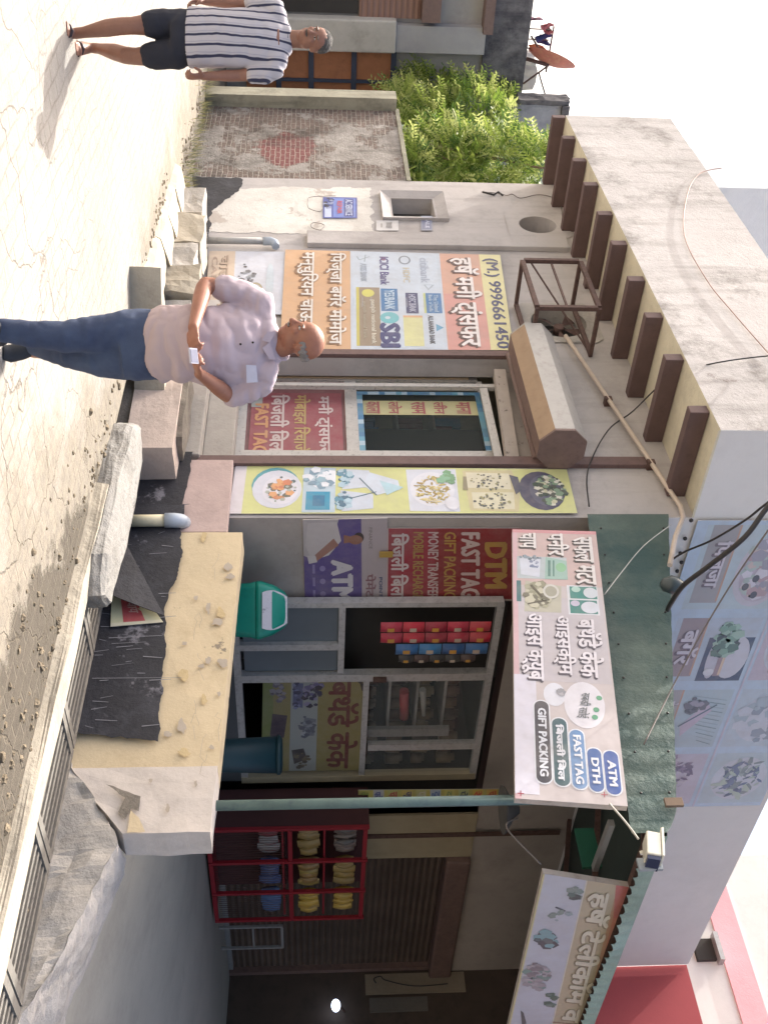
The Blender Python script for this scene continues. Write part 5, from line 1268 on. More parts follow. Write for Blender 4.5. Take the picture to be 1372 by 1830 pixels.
# ------------------------------------------------------------------ old brick wall beyond the shop
def brick_mat():
    k = NT('old_brick')
    sep = k.n('ShaderNodeSeparateXYZ'); k.l(k.co(), sep.inputs[0])
    cb_ = k.n('ShaderNodeCombineXYZ'); k.l(sep.outputs['X'], cb_.inputs['X']); k.l(sep.outputs['Z'], cb_.inputs['Y'])
    wn_ = k.n('ShaderNodeTexNoise'); wn_.inputs['Scale'].default_value = 6; k.l(k.co(), wn_.inputs['Vector'])
    ad = k.n('ShaderNodeVectorMath', operation='MULTIPLY_ADD'); ad.inputs[1].default_value = (.04, .04, 0)
    k.l(wn_.outputs['Color'], ad.inputs[0]); k.l(cb_.outputs[0], ad.inputs[2])
    br = k.n('ShaderNodeTexBrick'); br.inputs['Scale'].default_value = 1
    br.inputs['Brick Width'].default_value = .2; br.inputs['Row Height'].default_value = .07; br.inputs['Mortar Size'].default_value = .009
    br.inputs['Mortar Smooth'].default_value = .4
    br.inputs['Color1'].default_value = (*lin('7d6c64'), 1); br.inputs['Color2'].default_value = (*lin('665b55'), 1); br.inputs['Mortar'].default_value = (*lin('a39a90'), 1)
    k.l(ad.outputs[0], br.inputs['Vector'])
    col = k.mix(k.ramp(k.noise(3, 8, .7), 0, .5, .4, .7), br.outputs['Color'], lin('544b45'))
    # newer red patch
    c = aty(262, 515, YF)
    dx_ = k.math('DIVIDE', k.math('SUBTRACT', sep.outputs['X'], c.x - XL), .62); dz_ = k.math('DIVIDE', k.math('SUBTRACT', sep.outputs['Z'], c.z), .40)
    d = k.math('ADD', k.math('MULTIPLY', dx_, dx_), k.math('MULTIPLY', dz_, dz_))
    d = k.math('ADD', d, k.math('MULTIPLY', k.math('SUBTRACT', k.noise(2.2, 8, .7), .5), 4.5))
    red = k.mix(.75, br.outputs['Color'], lin('7a3236'), 'MIX'); red = k.mix(k.ramp(br.outputs['Fac'], 0, 1), red, lin('a08a80'))
    col = k.mix(k.ramp(d, .85, 0, .8, 1.15), col, red)
    pl = k.mix(k.ramp(k.noise(4, 8, .7, k.co(loc=(2, 2, 2))), 0, 1, .35, .7), lin('a59f99'), lin('7d7872'))
    m_ = k.ramp(k.noise(.9, 9, .75, k.co(loc=(9, 4, 2.6))), 0, 1, .505, .535)
    mm = k.math('MULTIPLY', m_, k.ramp(d, 0, 1, 1.0, 1.2))
    col = k.mix(mm, col, pl)
    col = k.mix(k.ramp(k.noise(1.6, 8, .7, k.co((1, 1, .5), loc=(0, 3, 7))), 0, .75, .5, .68), col, lin('45403c'))
    return k.out(col, .95, k.math('ADD', k.math('MULTIPLY', k.math('MULTIPLY', br.outputs['Fac'], -1.0), k.math('SUBTRACT', 1.05, mm)), k.noise(30, 6)), .8, .02)
m_brick = brick_mat()
xq0 = aty(192, 500, YF).x
r = thing('brick_wall', 'old brick wall with patchy plaster and a red brick patch, beyond the shop', 'wall', (XL, YF, 0))
zt_ = aty(260, 716, YF).z
b = MB(); b.box(xq0, XL-.003, YF+.01, YF+.26, -.1, zt_, m_brick); o_ = b.build('wall', r)
m_moss = plaster('mossy_cap', '8f8d7c', '4a4a40', .7, 2, .2, bs=.8)
b = MB(); b.box(xq0-.05, XL-.003, YF-.01, YF+.3, zt_+.001, zt_+.06, m_moss); b.build('coping', r)
xq1 = aty(158, 500, 5.6).x
m_pil = plaster('mossy_pillar', 'a29e8c', '55544a', .7, 1.5, .15, streak=.6, bs=.6)
b = MB(); yp_ = atx(171,500,xq0).y; b.box(aty(157,500,yp_).x, xq0-.001, yp_, YF+.3, -.1, zt_+.02, m_pil); tag(b.build('wall_pier'), 'thick mossy masonry pier at the far end of the brick wall', 'pier')

# ------------------------------------------------------------------ building closing the street, facing the viewer
XB = -21.0
def bx(U, V, x=XB): return atx(U, V, x)
m_old = plaster('old_grey_plaster', '9d9b9a', '6e6c6c', .6, .7, .12, streak=.4, bs=.5)
m_oldd = plaster('stained_parapet', '6c6a6c', '35343c', .9, .9, .25, streak=.8, bs=.8, lo=.42, hi=.6)
m_oldw = plaster('old_white_pilaster', 'b5b2ac', '77726a', .6, 1.2, .1, streak=.3)
m_or = paint('orange_shutter_boards', 'a8714f', .7, .12, 3, '7d5340', .5)
m_blu = paint('blue_door_frame', '3b4459', .6, .15, 8, '33343f', .5)
r = thing('old_building', 'old stained building with orange blue framed doors closing the far end of the street', 'building', (XB, 6, 0))
ybl, ybr = bx(-60, 500).y, bx(330, 500).y
z1q, z2q, z3q = bx(90, 862).z, bx(90, 884).z, bx(60, 944).z
b = MB(); b.box(XB-6, XB, ybl, ybr, -.5, z1q, m_old); b.build('wall', r)
b = MB(); b.box(XB-6, XB+.08, ybl, bx(182,900).y, z1q, z3q, m_oldd); b.build('parapet', r)
b = MB(); b.box(XB-.02, XB+.35, ybl, bx(52,870).y, bx(20,862).z, bx(20,879).z, m_shutd); b.build('sunshade', r)
# door with three panels
b = MB(); b.box(XB+.001, XB+.05, bx(84,600).y, bx(162,600).y, bx(120,440).z, bx(120,704).z, m_or); dr = b.build('door', r)
for V in (498, 556, 632, 702):
    b = MB(); z = bx(120,V).z; b.box(XB+.051, XB+.1, bx(84,600).y, bx(162,600).y, z-.05, z+.05, m_blu); b.build('frame_bar', dr)
b = MB(); y = bx(142,600).y; b.box(XB+.051, XB+.09, y-.03, y+.03, bx(120,440).z, bx(120,704).z, m_blu); b.build('frame_bar', dr)
# white column, dark door and brown shutter at the left
b = MB(); b.box(XB+.0, XB+.3, bx(26,600).y, bx(84,600).y, -.3, bx(60,706).z, m_oldw); b.build('pilaster', r, .03)
b = MB(); b.box(XB+.0, XB+.2, bx(36,600).y, bx(84,600).y, bx(60,707).z, z1q, plaster('grey_upper_band','a3a2a4','84828a',.4,1,.06)); b.build('pilaster', r)
b = MB(); b.box(XB+.002, XB+.05, ybl, bx(22,600).y, -.3, bx(0,640).z, m_dark); b.build('dark_doorway', r)
k = NT('brown_slats'); sep = k.n('ShaderNodeSeparateXYZ'); k.l(k.co(), sep.inputs[0]); wv = k.math('SINE', k.math('MULTIPLY', sep.outputs['Z'], 60))
m_bs = k.out(k.mix(k.ramp(wv,0,.5,.3,1), lin('8d6f64'), lin('5c4740')), .7, wv, .5, .02)
b = MB(); b.box(XB+.002, XB+.08, ybl, bx(30,700).y, bx(0,642).z, bx(0,752).z, m_bs); b.build('shutter', r)
b = MB(); b.box(XB+.002, XB+.3, ybl, bx(30,700).y, bx(0,753).z, bx(0,786).z, m_shutd); b.build('shutter_box', r)
# rough grey block to the right behind the tree
m_rg = plaster('rough_blue_grey', '9a9ca4', '77787f', .7, 3, .14, bs=1, bsc=12)
xg = -20.4
b = MB(); yg0 = atx(186,950,xg).y; b.box(xg-.3, xg, yg0, yg0+9, 0, atx(190,1012,xg).z-.1, m_rg)
o_ = thing('grey_block', 'taller rough grey block behind the leafy tree and under the roof brackets', 'building', (xg, yg0, 0)); b.build('wall', o_)
b = MB(); b.box(xg-.32, xg+.06, yg0-.1, yg0-.001, atx(186,925,xg).z, atx(190,1016,xg).z, m_oldd); roughen(b.build('edge_band', o_), .04, 6, 5)
b = MB(); b.box(xg-.32, xg+.1, yg0, yg0+9, atx(190,1012,xg).z-.099, atx(190,1016,xg).z, m_oldd); b.build('coping', o_)

# ------------------------------------------------------------------ dish, flags and roof clutter
def onroof(U, V): return atx(U, V, XB-1.2)
m_dish = paint('dish_red_orange', 'b9705f', .6, .15, 4, 'c9a078', .7)
c = onroof(104, 972); r = thing('satellite_dish', 'faded orange and red satellite dish tilted on the far roof', 'dish', tuple(onroof(100, 945)))
p0, p1 = onroof(84, 946), onroof(122, 1024)
ax_u = (p1-p0).normalized(); L = (p1-p0).length/2; nrm = Vector((.55, .5, -.3)); nrm = (nrm - ax_u*nrm.dot(ax_u)).normalized(); sd = ax_u.cross(nrm)
tl_ = (nrm*.97 + sd*.22); cc = (p0+p1)/2
vd = (cc-CAM).normalized(); sd2 = (vd*.97 + vd.cross(ZV)*.22); sd2 = (sd2 - ax_u*sd2.dot(ax_u)).normalized(); nr2 = ax_u.cross(sd2)
rows = []
for a in range(7):
    q = a/6
    rows.append([cc + (ax_u*math.cos(t) + sd2*math.sin(t))*L*q + nr2*(.3*q*q-.3)*L*.9 for t in [2*math.pi*j/24 for j in range(24)]])
b = MB(); b.grid(rows, m_dish, True, True); b.build('reflector', r)
b = MB(); b.tube([cc-nr2*.3, cc+nr2*.55-ax_u*.2], .02, m_rust, 6); b.build('feed_arm', r)
foot = onroof(105, 940); b = MB(); b.tube([foot, cc-nr2*.3*L], .04, m_rust, 8); b.build('mast', r)
for d_ in ((.5,0),( -.5,.2)):
    b = MB(); b.tube([foot+Vector((d_[1],d_[0],0)), cc-nr2*.3*L], .02, m_rust, 6); b.build('strut', r)
def flag(lab, U0, U1, V0, V1, hx, sd):
    a, c = onroof(U0, V0), onroof(U1, V1); rr_ = thing('flag', lab, 'flag', tuple(onroof((U0+U1)/2, 942)), 'cloths and flags on the far roof')
    b = MB(); b.tube([onroof((U0+U1)/2, 938), onroof((U0+U1)/2+2, V1+1)], .015, m_rust, 6); b.build('pole', rr_)
    b = MB(); rows = []
    for i in range(8):
        f = i/7; rows.append([Vector((a.x+.08*math.sin(f*9+j+sd), a.y+(c.y-a.y)*f, a.z+(c.z-a.z)*j/5+.04*math.sin(f*7+sd))) for j in range(6)])
    b.grid(rows, paint('cloth_'+hx, hx, .8, .1, 6), True); b.build('cloth', rr_)
flag('blue cloth flag on the far roof', 59, 80, 960, 979, '3d4474', 1)
flag('faded red cloth flag beside the blue one on the far roof', 42, 60, 970, 984, 'b0686c', 2)
flag('orange cloth flag low beside the dish', 80, 91, 948, 972, 'c9764e', 3)
flag('pink pennant near the roof edge at the left', 30, 36, 944, 966, 'b58a98', 4)
b = MB(); b.box(XB-2.4, XB-1.8, onroof(126,950).y, onroof(178,950).y, z3q-.2, onroof(150,966).z, m_oldw); tag(roughen(b.build('roof_heap'), .1, 2, 4), 'heap of pale rubble and sheets on the far roof beside the dish', 'heap')
wire('thin mast wire beside the dish on the far roof', [onroof(128,962), onroof(150,968), onroof(176,976)], .02, m_wireg)
# rooftop room over the shop parapet
p = att(335,1325,22); q = att(420,1345,22)
b = MB(); b.box(-22, -20, atx(337,1372,-20).y, 12.5, 0, 13, plaster('roof_room_white','d5dade','b0b8c0',.3,1,.04)); 
tag(b.build('roof_room'), 'pale roof room rising behind the shop parapet', 'roof room')

# ------------------------------------------------------------------ tree behind the brick wall
m_lf = []
for i, hx in enumerate(('71893a','8fa04e','b0b874','4d6834')):
    k = NT('leaf_%s' % ['mid','fresh','pale','deep'][i]); k.b.inputs['Subsurface Weight'].default_value = 0
    k.out(k.mix(k.ramp(k.noise(2, 4), 0, 1, .3, .7), [x*.75 for x in lin(hx)], [x*1.15 for x in lin(hx)]), .5)
    tr = k.n('ShaderNodeBsdfTranslucent'); tr.inputs[0].default_value = (*[x*1.3 for x in lin(hx)], 1)
    ms = k.n('ShaderNodeMixShader'); ms.inputs[0].default_value = .35
    k.l(k.b.outputs[0], ms.inputs[1]); k.l(tr.outputs[0], ms.inputs[2]); k.l(ms.outputs[0], k.t.nodes['Material Output'].inputs[0]); m_lf.append(k.m)
m_bark = plaster('bark', '6d5d4c', '3e342a', .6, 4, .2, bs=1)
def tree(name, lab, base, blobs, nsp, seed, leaf=.085):
    """neem like: trunk and limbs, drooping sprays of narrow leaflets around the limb ends"""
    rg = random.Random(seed); root = thing(name, lab, 'tree', base)
    base = Vector(base); b = MB()
    top = sum((Vector(c) for c, _, _ in blobs), Vector())/len(blobs)
    mid = base.lerp(top, .55); mid.z = (base.z+top.z)/2
    b.tube([base, base.lerp(mid,.5)+Vector((.05,.04,0)), mid], [.11,.09,.07], m_bark, 8)
    for c, rx, w_ in blobs:
        c = Vector(c); b.tube([mid, mid.lerp(c,.5)+Vector((rg.uniform(-.1,.1),rg.uniform(-.1,.1),.08)), c, c+Vector((0,0,.3))], [.06,.035,.02,.008], m_bark, 6)
    b.build('trunk', root)
    b = MB()
    for i in range(nsp):
        c, rx, w_ = rg.choices(blobs, [x[2] for x in blobs])[0]; c = Vector(c)
        d = Vector((rg.gauss(0,1), rg.gauss(0,1), rg.gauss(0,1))).normalized(); p = c + Vector((d.x*rx[0], d.y*rx[1], d.z*rx[2])) * rg.uniform(.25,1)**.5
        ax = (d + Vector((rg.uniform(-.6,.6), rg.uniform(-.6,.6), rg.uniform(-.2,.8)))).normalized(); sdv = ax.cross(Vector((rg.uniform(-1,1),rg.uniform(-1,1),rg.uniform(-1,1)))).normalized()
        up_ = sdv.cross(ax); n = rg.randint(5,8); L = rg.uniform(.22,.42)
        out = (p-c).length/max(rx); mt = rg.choices(m_lf, [3, 3+out*2, 1.5+out*3, 2.5])[0]  # more pale leaves outwards: crown highlights put into the leaf colour
        for j in range(n):
            f = (j+1)/n; q = p + ax*L*f - ZV*.12*f*f
            for sg in (-1, 1):
                t_ = (sdv*sg*.85 + ax*.5 + ZV*rg.uniform(-.35,.1)).normalized(); l_ = leaf*rg.uniform(.8,1.3); w2 = up_*l_*.05 + ax*l_*.17
                b.face([q, q+t_*l_*.5+w2, q+t_*l_, q+t_*l_*.5-w2], mt)
    o = b.build('crown', root, fix=False); return root
def tp(U, V, y): p = aty(U, V, y); return (p.x, p.y, p.z)
yt = 7.4
bl_ = [(tp(185,760,yt),(.75,.6,.6),2), (tp(215,840,yt),(.85,.7,.65),2.4), (tp(240,770,yt),(1.05,.6,.75),3), (tp(160,845,yt+.3),(.8,.5,.55),2), (tp(285,800,yt-.2),(.7,.5,.6),1.8),
       (tp(285,900,yt-.2),(.65,.5,.55),1.5), (tp(300,965,yt-.4),(.45,.4,.4),.8), (tp(205,890,yt+.2),(.6,.5,.35),1), (tp(200,715,yt-.3),(.5,.4,.3),.6), (tp(300,720,yt-.3),(.5,.4,.35),1), (tp(145,745,yt+.1),(.35,.3,.3),.4)]
tree('neem_tree', 'bushy bright green neem tree growing behind the brick wall', (aty(235,600,7.2).x, 7.2, 0), bl_, 5200, 3, .09)
# dry weeds along the wall foot
rg = random.Random(12); b = MB()
m_wd = [paint('dry_grass','a39a64',.8), paint('dull_weed','6c7448',.8)]
for i in range(520):
    x = rg.uniform(-17.5,-12.4); y = 5.95 - abs(rg.gauss(0,.22)); h = rg.uniform(.05,.22)
    dx_, dy_ = rg.uniform(-.08,.08), rg.uniform(-.08,.02); b.face([(x-.008,y,0),(x+.008,y,0),(x+dx_,y+dy_,h)], m_wd[i%2])
tag(b.build('weeds', fix=False), 'dry tufts of weeds along the foot of the brick wall', 'weeds', kind='stuff')

# ------------------------------------------------------------------ people
def skin_mat(name, hx):
    k = NT(name); c = lin(hx)
    col = k.mix(k.ramp(k.noise(9, 4), 0, 1, .3, .7), [x*.88 for x in c], [x*1.1 for x in c])
    col = k.mix(k.ramp(k.noise(60, 5, .7), 0, .3, .5, .8), col, [c[0]*.7, c[1]*.55, c[2]*.5])
    k.b.inputs['Subsurface Weight'].default_value = .08; k.b.inputs['Subsurface Radius'].default_value = (.02,.008,.004); k.b.inputs['Subsurface Scale'].default_value = .2
    return k.out(col, .5, k.noise(120, 4), .15, .002)
def loft(b, st, mat, n=16, side=Vector((1,0,0))):
    """st: (centre, half width along side, half depth); rings square to the path, capped"""
    cs = [Vector(s_[0]) for s_ in st]; rows = []
    for i, s_ in enumerate(st):
        d = (cs[min(i+1,len(cs)-1)] - cs[max(i-1,0)]).normalized()
        sd = side - d*side.dot(d)
        if sd.length < .2: sd = d.orthogonal()
        sd.normalize(); w = d.cross(sd)
        rows.append([cs[i] + sd*s_[1]*math.cos(2*math.pi*k/n) + w*s_[2]*math.sin(2*math.pi*k/n) for k in range(n)])
    b.grid(rows, mat, True, True, True, True)
def limb(b, pts, mat, n=12):
    """pts: (centre, radius): tapering round limb with rounded ends"""
    st = []
    for i in range(len(pts)-1):
        (p, r0), (q, r1) = pts[i], pts[i+1]; p, q = Vector(p), Vector(q)
        for k in range(4):
            f = k/4; st.append((p.lerp(q, f), r0+(r1-r0)*f))
    st.append((Vector(pts[-1][0]), pts[-1][1]))
    loft(b, [(c, r_, r_) for c, r_ in st], mat, n)
    b.ell(st[0][0], (st[0][1],)*3, mat, 12, 8); b.ell(st[-1][0], (st[-1][1],)*3, mat, 12, 8)
def fuse(b, name, parent, mat, voxel=.008, smooth=4, wr=0, wsc=8, seed=0, dirz=None):
    """join the overlapping pieces of one garment or body into a single continuous skin"""
    o = b.build(name, parent, local=True)
    m = o.modifiers.new('r', 'REMESH'); m.mode = 'VOXEL'; m.voxel_size = voxel; m.use_smooth_shade = True
    m2 = o.modifiers.new('s', 'SMOOTH'); m2.iterations = smooth; m2.factor = .5
    bpy.context.view_layer.update()
    dg = bpy.context.evaluated_depsgraph_get(); me = bpy.data.meshes.new_from_object(o.evaluated_get(dg))
    o.modifiers.clear(); o.data = me; me.name = name
    me.materials.clear(); me.materials.append(mat)
    me.polygons.foreach_set('use_smooth', [True]*len(me.polygons)); me.polygons.foreach_set('material_index', [0]*len(me.polygons))
    if wr:
        me.update(); ns = [v.normal.copy() for v in me.vertices]
        for v, nn in zip(me.vertices, ns):
            c = v.co; q = Vector((c.x*wsc*.6+seed, c.y*wsc*.6, c.z*wsc)); 
            w_ = noise.noise(q) + .5*noise.noise(q*2.3); w_ = abs(w_)-.35
            v.co = c + nn*w_*wr
    me.update(); return o
def hand(b, wrist, aim, palmn, mat, curl=.6, L=.095, side=1, spread=.006):
    """palm plus four bent fingers of unequal length and a thumb from the side of the palm"""
    wrist, aim, pn = Vector(wrist), Vector(aim).normalized(), Vector(palmn).normalized()
    sd = aim.cross(pn).normalized()*side
    loft(b, [(wrist-aim*.01,.026,.019),(wrist+aim*.03,.036,.017),(wrist+aim*L*.75,.042,.015),(wrist+aim*L,.040,.012)], mat, 14, sd)
    for i, (off, ln) in enumerate(((-.030,.062),(-.010,.074),(.010,.070),(.029,.054))):
        p = wrist + aim*L*.93 + sd*off; a = aim.copy(); pts = [(p, .0098)]
        for j in range(3):
            ang = curl*(.5+.45*j); a = (aim*math.cos(ang*(j+1)*.55) + pn*math.sin(ang*(j+1)*.55)).normalized()
            p = p + a*ln*(.42,.32,.26)[j] + sd*off*spread*8; pts.append((p, .0092-.0009*j))
        limb(b, pts, mat, 8)
    p = wrist + aim*L*.25 - sd*.034; t1 = (aim*.7 - sd*.55 + pn*.35).normalized(); t2 = (aim*.85 + pn*.5 + sd*.05).normalized()
    limb(b, [(p, .013), (p+t1*.038, .0115), (p+t1*.038+t2*.034, .0095)], mat, 8)
def head(b, c, h, mat, f, u, nose=1., jaw=1., ears=True):
    """h = head height; f = the way the face looks; u = up along the head"""
    c, f, u = Vector(c), Vector(f).normalized(), Vector(u).normalized(); f = (f - u*f.dot(u)).normalized(); s_ = f.cross(u).normalized()
    Mx = Matrix((s_, f, u)).transposed()
    g = lambda x, y, z: c + Mx @ Vector((x*h, y*h, z*h))
    b.ell(g(0,-.06,.13), (.335*h,.42*h,.37*h), mat, 22, 14, Mx)      # skull
    b.ell(g(0,.10,-.10), (.27*h,.28*h,.34*h), mat, 18, 12, Mx)       # face
    b.ell(g(0,.17,-.34), (.165*h*jaw,.16*h,.13*h), mat, 14, 9, Mx)   # chin
    for sx in (-1,1):
        b.ell(g(sx*.17,.05,-.22), (.12*h,.2*h,.17*h), mat, 12, 8, Mx)
        b.ell(g(sx*.16,.27,-.07), (.09*h,.07*h,.08*h), mat, 10, 7, Mx)  # cheek
        b.ell(g(sx*.13,.335,.105), (.12*h,.045*h,.035*h), mat, 10, 7, Mx)  # brow
        if ears: b.ell(g(sx*.335,-.03,-.02), (.035*h,.085*h,.13*h), mat, 10, 8, Mx)
    limb(b, [(g(0,.34,.08), .035*h), (g(0,.40*1,-.03), .045*h), (g(0,.45*nose,-.12), .062*h)], mat, 10)
    for sx in (-1,1): b.ell(g(sx*.055,.395,-.125), (.045*h,.05*h,.035*h), mat, 8, 6, Mx)
    b.ell(g(0,.335,-.235), (.115*h,.055*h,.028*h), mat, 10, 7, Mx); b.ell(g(0,.325,-.275), (.10*h,.055*h,.026*h), mat, 10, 7, Mx)
    return g, Mx
m_white_eye = paint('eye_white', 'b8b0a8', .3); m_iris = paint('eye_dark', '1a1412', .2); m_lip = paint('lips', '7c4c44', .5)
def eyes(root, g, Mx, h):
    for sx in (-1,1):
        b = MB(); b.ell(g(sx*.13,.315,.04), (.058*h,.05*h,.03*h), m_white_eye, 10, 7, Mx); b.ell(g(sx*.13,.352,.04), (.026*h,.018*h,.026*h), m_iris, 8, 6, Mx); b.build('eye', root, local=True)
    b = MB(); b.ell(g(0,.375,-.252), (.085*h,.025*h,.012*h), m_lip, 10, 6, Mx); b.build('lips', root, local=True)
def person(name_lab, U, t):
    base = CAM + F0*t + RV*((U-CU)/FPX*t); base.z = 0
    root = thing('person', name_lab, 'person', tuple(base), None, HEAD)
    return root
# local frame of a person: x = picture right, y = away from the viewer, z = up
# ---- man in the lilac polo shirt
T1, U1 = 5.4, 612
def A(U, V, d=0):            # pixel (upright) -> local point, d metres nearer to the viewer
    s_ = (T1-d)/FPX
    p = CAM + ray(U, V)*((T1-d)/ray(U, V).dot(F0)) - (CAM + F0*T1 + RV*((U1-CU)/FPX*T1))
    return Vector((p.dot(RV), p.dot(F0), (CAM + ray(U, V)*((T1-d)/ray(U, V).dot(F0))).z))
man = person('bald man in a lilac polo shirt and jeans looking down at his phone', U1, T1)
sk1 = skin_mat('skin_brown', '96654f')
b = MB()
hc = A(606, 538, .03); up1 = Vector((-.10,-.16,1)); fc = Vector((-.80,-.52,-.32))
g1, M1 = head(b, hc, .236, sk1, fc, up1)
nb_ = A(622, 488, -.02)
limb(b, [(A(634,468,-.04), .07), (A(622,492,-.02), .060), (A(613,512,0), .062)], sk1, 16)
# torso core (inside the shirt), pelvis and legs
loft(b, [(A(616,250,0),.15,.10),(A(614,330,.03),.16,.125),(A(618,400,.0),.17,.11),(A(622,455,-.02),.15,.09)], sk1, 18)
elR, wrR = A(509,366,.06), A(585,346,.30)
limb(b, [(A(540,468,0), .055), (A(518,425,.0), .050), (elR, .041), (elR.lerp(wrR,.3), .042), (elR.lerp(wrR,.75), .031), (wrR, .027)], sk1, 14)
elL, wrL = A(706,408,-.02), A(668,357,.25)
limb(b, [(A(686,462,-.05), .055), (A(700,432,-.05), .048), (elL, .042), (elL.lerp(wrL,.35), .041), (elL.lerp(wrL,.8), .030), (wrL, .027)], sk1, 14)
hand(b, wrR, A(632,346,.36)-wrR, Vector((.1,.55,.6)), sk1, 1.1, .085, 1)
hand(b, wrL, A(636,345,.36)-wrL, Vector((-.1,.5,.65)), sk1, 1.2, .085, -1)
for (hp, kn, an) in ((A(598,255,.0), A(604,120,.10), A(592,10,.13)), (A(640,255,-.02), A(632,140,-.10), A(628,60,-.30))):
    limb(b, [(hp,.06),(kn,.045),(an,.035)], sk1, 12)
fuse(b, 'body', man, sk1, .006, 2)
eyes(man, g1, M1, .236)
# grey fringe of hair round a bald crown, moustache, brows
m_hair1 = plaster('grey_hair', '85807c', '5a5450', .6, 30, .2, bs=.6, bsc=90)
b = MB()
for i in range(13):
    a = R(150 + i*20 - 90 - 0)  # sweep round the back of the head from ear to ear
    aa = R(-200 + 17*i); x, y = .338*math.cos(aa), -.06 + .405*math.sin(aa)
    if y > .02: continue
    b.ell(g1(x, y, .03), (.035*.236, .06*.236, .115*.236), m_hair1, 8, 6, M1)
for sx in (-1,1):
    b.ell(g1(sx*.325,.03,.06), (.02*.236,.07*.236,.09*.236), m_hair1, 8, 6, M1)
fuse(b, 'hair', man, m_hair1, .005, 1, .003, 60)
b = MB()
b.ell(g1(0,.375,-.2), (.12*.236,.035*.236,.026*.236), m_hair1, 12, 6, M1); b.build('moustache', man, local=True)
for sx in (-1,1):
    b = MB(); b.ell(g1(sx*.14,.365,.125), (.085*.236,.02*.236,.016*.236), m_iris, 8, 5, M1); b.build('eyebrow', man, local=True)
# shirt
def shirt_mat():
    k = NT('lilac_cotton'); sep = k.n('ShaderNodeSeparateXYZ'); k.l(k.co(), sep.inputs[0])
    lo_, hi_ = lin('b3a09e'), lin('b0a2aa')
    col = k.mix(k.ramp(k.math('ADD', sep.outputs['Z'], k.math('MULTIPLY', k.noise(3,4), .12)), 0, 1, 0.85, 1.35), lo_, hi_)
    return k.out(col, .9, k.math('ADD', k.noise(18, 6, .6), k.noise(260, 2)), .25, .006)
m_sh = shirt_mat()
b = MB()
loft(b, [(A(615,283,0),.190,.150),(A(613,300,.02),.192,.158),(A(614,345,.045),.196,.172),(A(616,385,.03),.198,.155),(A(616,425,.0),.205,.135),(A(614,455,-.01),.215,.118),(A(616,476,-.02),.17,.095),(A(622,492,-.025),.085,.07)], m_sh, 26)
shR, shL = A(542,464,.0), A(684,466,-.03)
limb(b, [(A(570,466,-.01),.085),(shR,.078),(A(526,436,0),.076),(A(514,400,.03),.068)], m_sh, 16)
limb(b, [(A(660,468,-.02),.085),(shL,.075),(A(698,440,-.04),.072),(A(705,417,-.03),.064)], m_sh, 16)
loft(b, [(A(626,478,-.03),.092,.078),(A(621,491,-.02),.085,.075),(A(617,500,0),.088,.078)], m_sh, 18)
fuse(b, 'polo_shirt', man, m_sh, .008, 2, .026, 9, 3)
b = MB(); # collar wings and placket
c0 = A(596,490,.10)
b.prism([A(594,492,.10), A(612,482,.10), A(608,468,.115), A(592,478,.12)], (0,.006,0), m_sh); b.prism([A(612,482,.10), A(642,493,.06), A(642,482,.075), A(622,469,.11)], (0,.006,0), m_sh)
b.build('collar', man, local=True)
b = MB(); b.prism([A(652,440,.125), A(684,441,.11), A(683,461,.105), A(653,458,.12)], (0,.004,0), paint('badge_white','b4b6c8',.4,.05,20)); b.build('pocket_badge', man, local=True)
b = MB(); b.ell(A(612,452,.125), (.006,.004,.006), m_iris, 8, 5); b.ell(A(615,430,.137), (.006,.004,.006), m_iris, 8, 5); tag(b.build('shirt_button', man, local=True), kind='stuff')
# jeans
def denim():
    k = NT('denim'); col = k.mix(k.ramp(k.noise(5,5), 0, 1, .3, .7), lin('2f3a54'), lin('48566f'))
    return k.out(col, .85, k.math('ADD', k.noise(9,6,.6), k.noise(300,2)), .35, .008)
m_dn = denim()
b = MB()
loft(b, [(A(616,290,0),.176,.13),(A(616,250,0),.184,.135),(A(616,222,.0),.176,.125)], m_dn, 22)
limb(b, [(A(594,238,.02),.112),(A(598,165,.06),.094),(A(602,115,.10),.080),(A(597,55,.12),.068),(A(590,4,.13),.062)], m_dn, 18)
limb(b, [(A(642,238,-.02),.110),(A(640,175,-.05),.092),(A(634,130,-.10),.076),(A(624,88,-.20),.064),(A(616,60,-.29),.058)], m_dn, 18)
fuse(b, 'jeans', man, m_dn, .009, 4, .012, 9, 8)
m_shoe = paint('dark_shoe', '2c2f36', .6, .1, 10)
b = MB(); loft(b, [(A(616,72,-.30),.032,.036),(A(620,60,-.29),.044,.042),(A(628,38,-.27),.046,.036),(A(632,18,-.25),.048,.030),(A(630,4,-.22),.036,.020)], m_shoe, 16); o_ = fuse(b, 'shoe', man, m_shoe, .006, 2)
b = MB(); p_ = A(592,-6,.16); loft(b, [(p_+Vector((.03,.09,-.005)),.038,.040),(p_+Vector((.0,.02,-.0)),.043,.042),(p_+Vector((-.03,-.08,-.012)),.045,.03),(p_+Vector((-.05,-.14,-.02)),.03,.018)], m_shoe, 16); fuse(b, 'shoe', man, m_shoe, .006, 2)
# the phone (a thing of its own)
ph = A(636,346,.375); wp = CAM + F0*T1 + RV*((U1-CU)/FPX*T1); wp.z = 0
Mr = Matrix.Rotation(HEAD, 3, 'Z')
b = MB(); c_ = wp + Mr @ ph; axp = (Mr @ Vector((.98,.1,.1)).normalized(), Mr @ Vector((-.05,.75,.66)).normalized(), (Mr @ Vector((-.02,-.66,.75))).normalized())
b.obox(c_, axp, (.036,.024,.005), paint('phone_white','b9b8c4',.3)); b.obox(c_ + axp[2]*.0062, axp, (.030,.020,.0008), paint('phone_screen','8c8c9c',.1))
tag(b.build('phone'), 'small pale phone held in both hands of the lilac shirt man', 'phone')

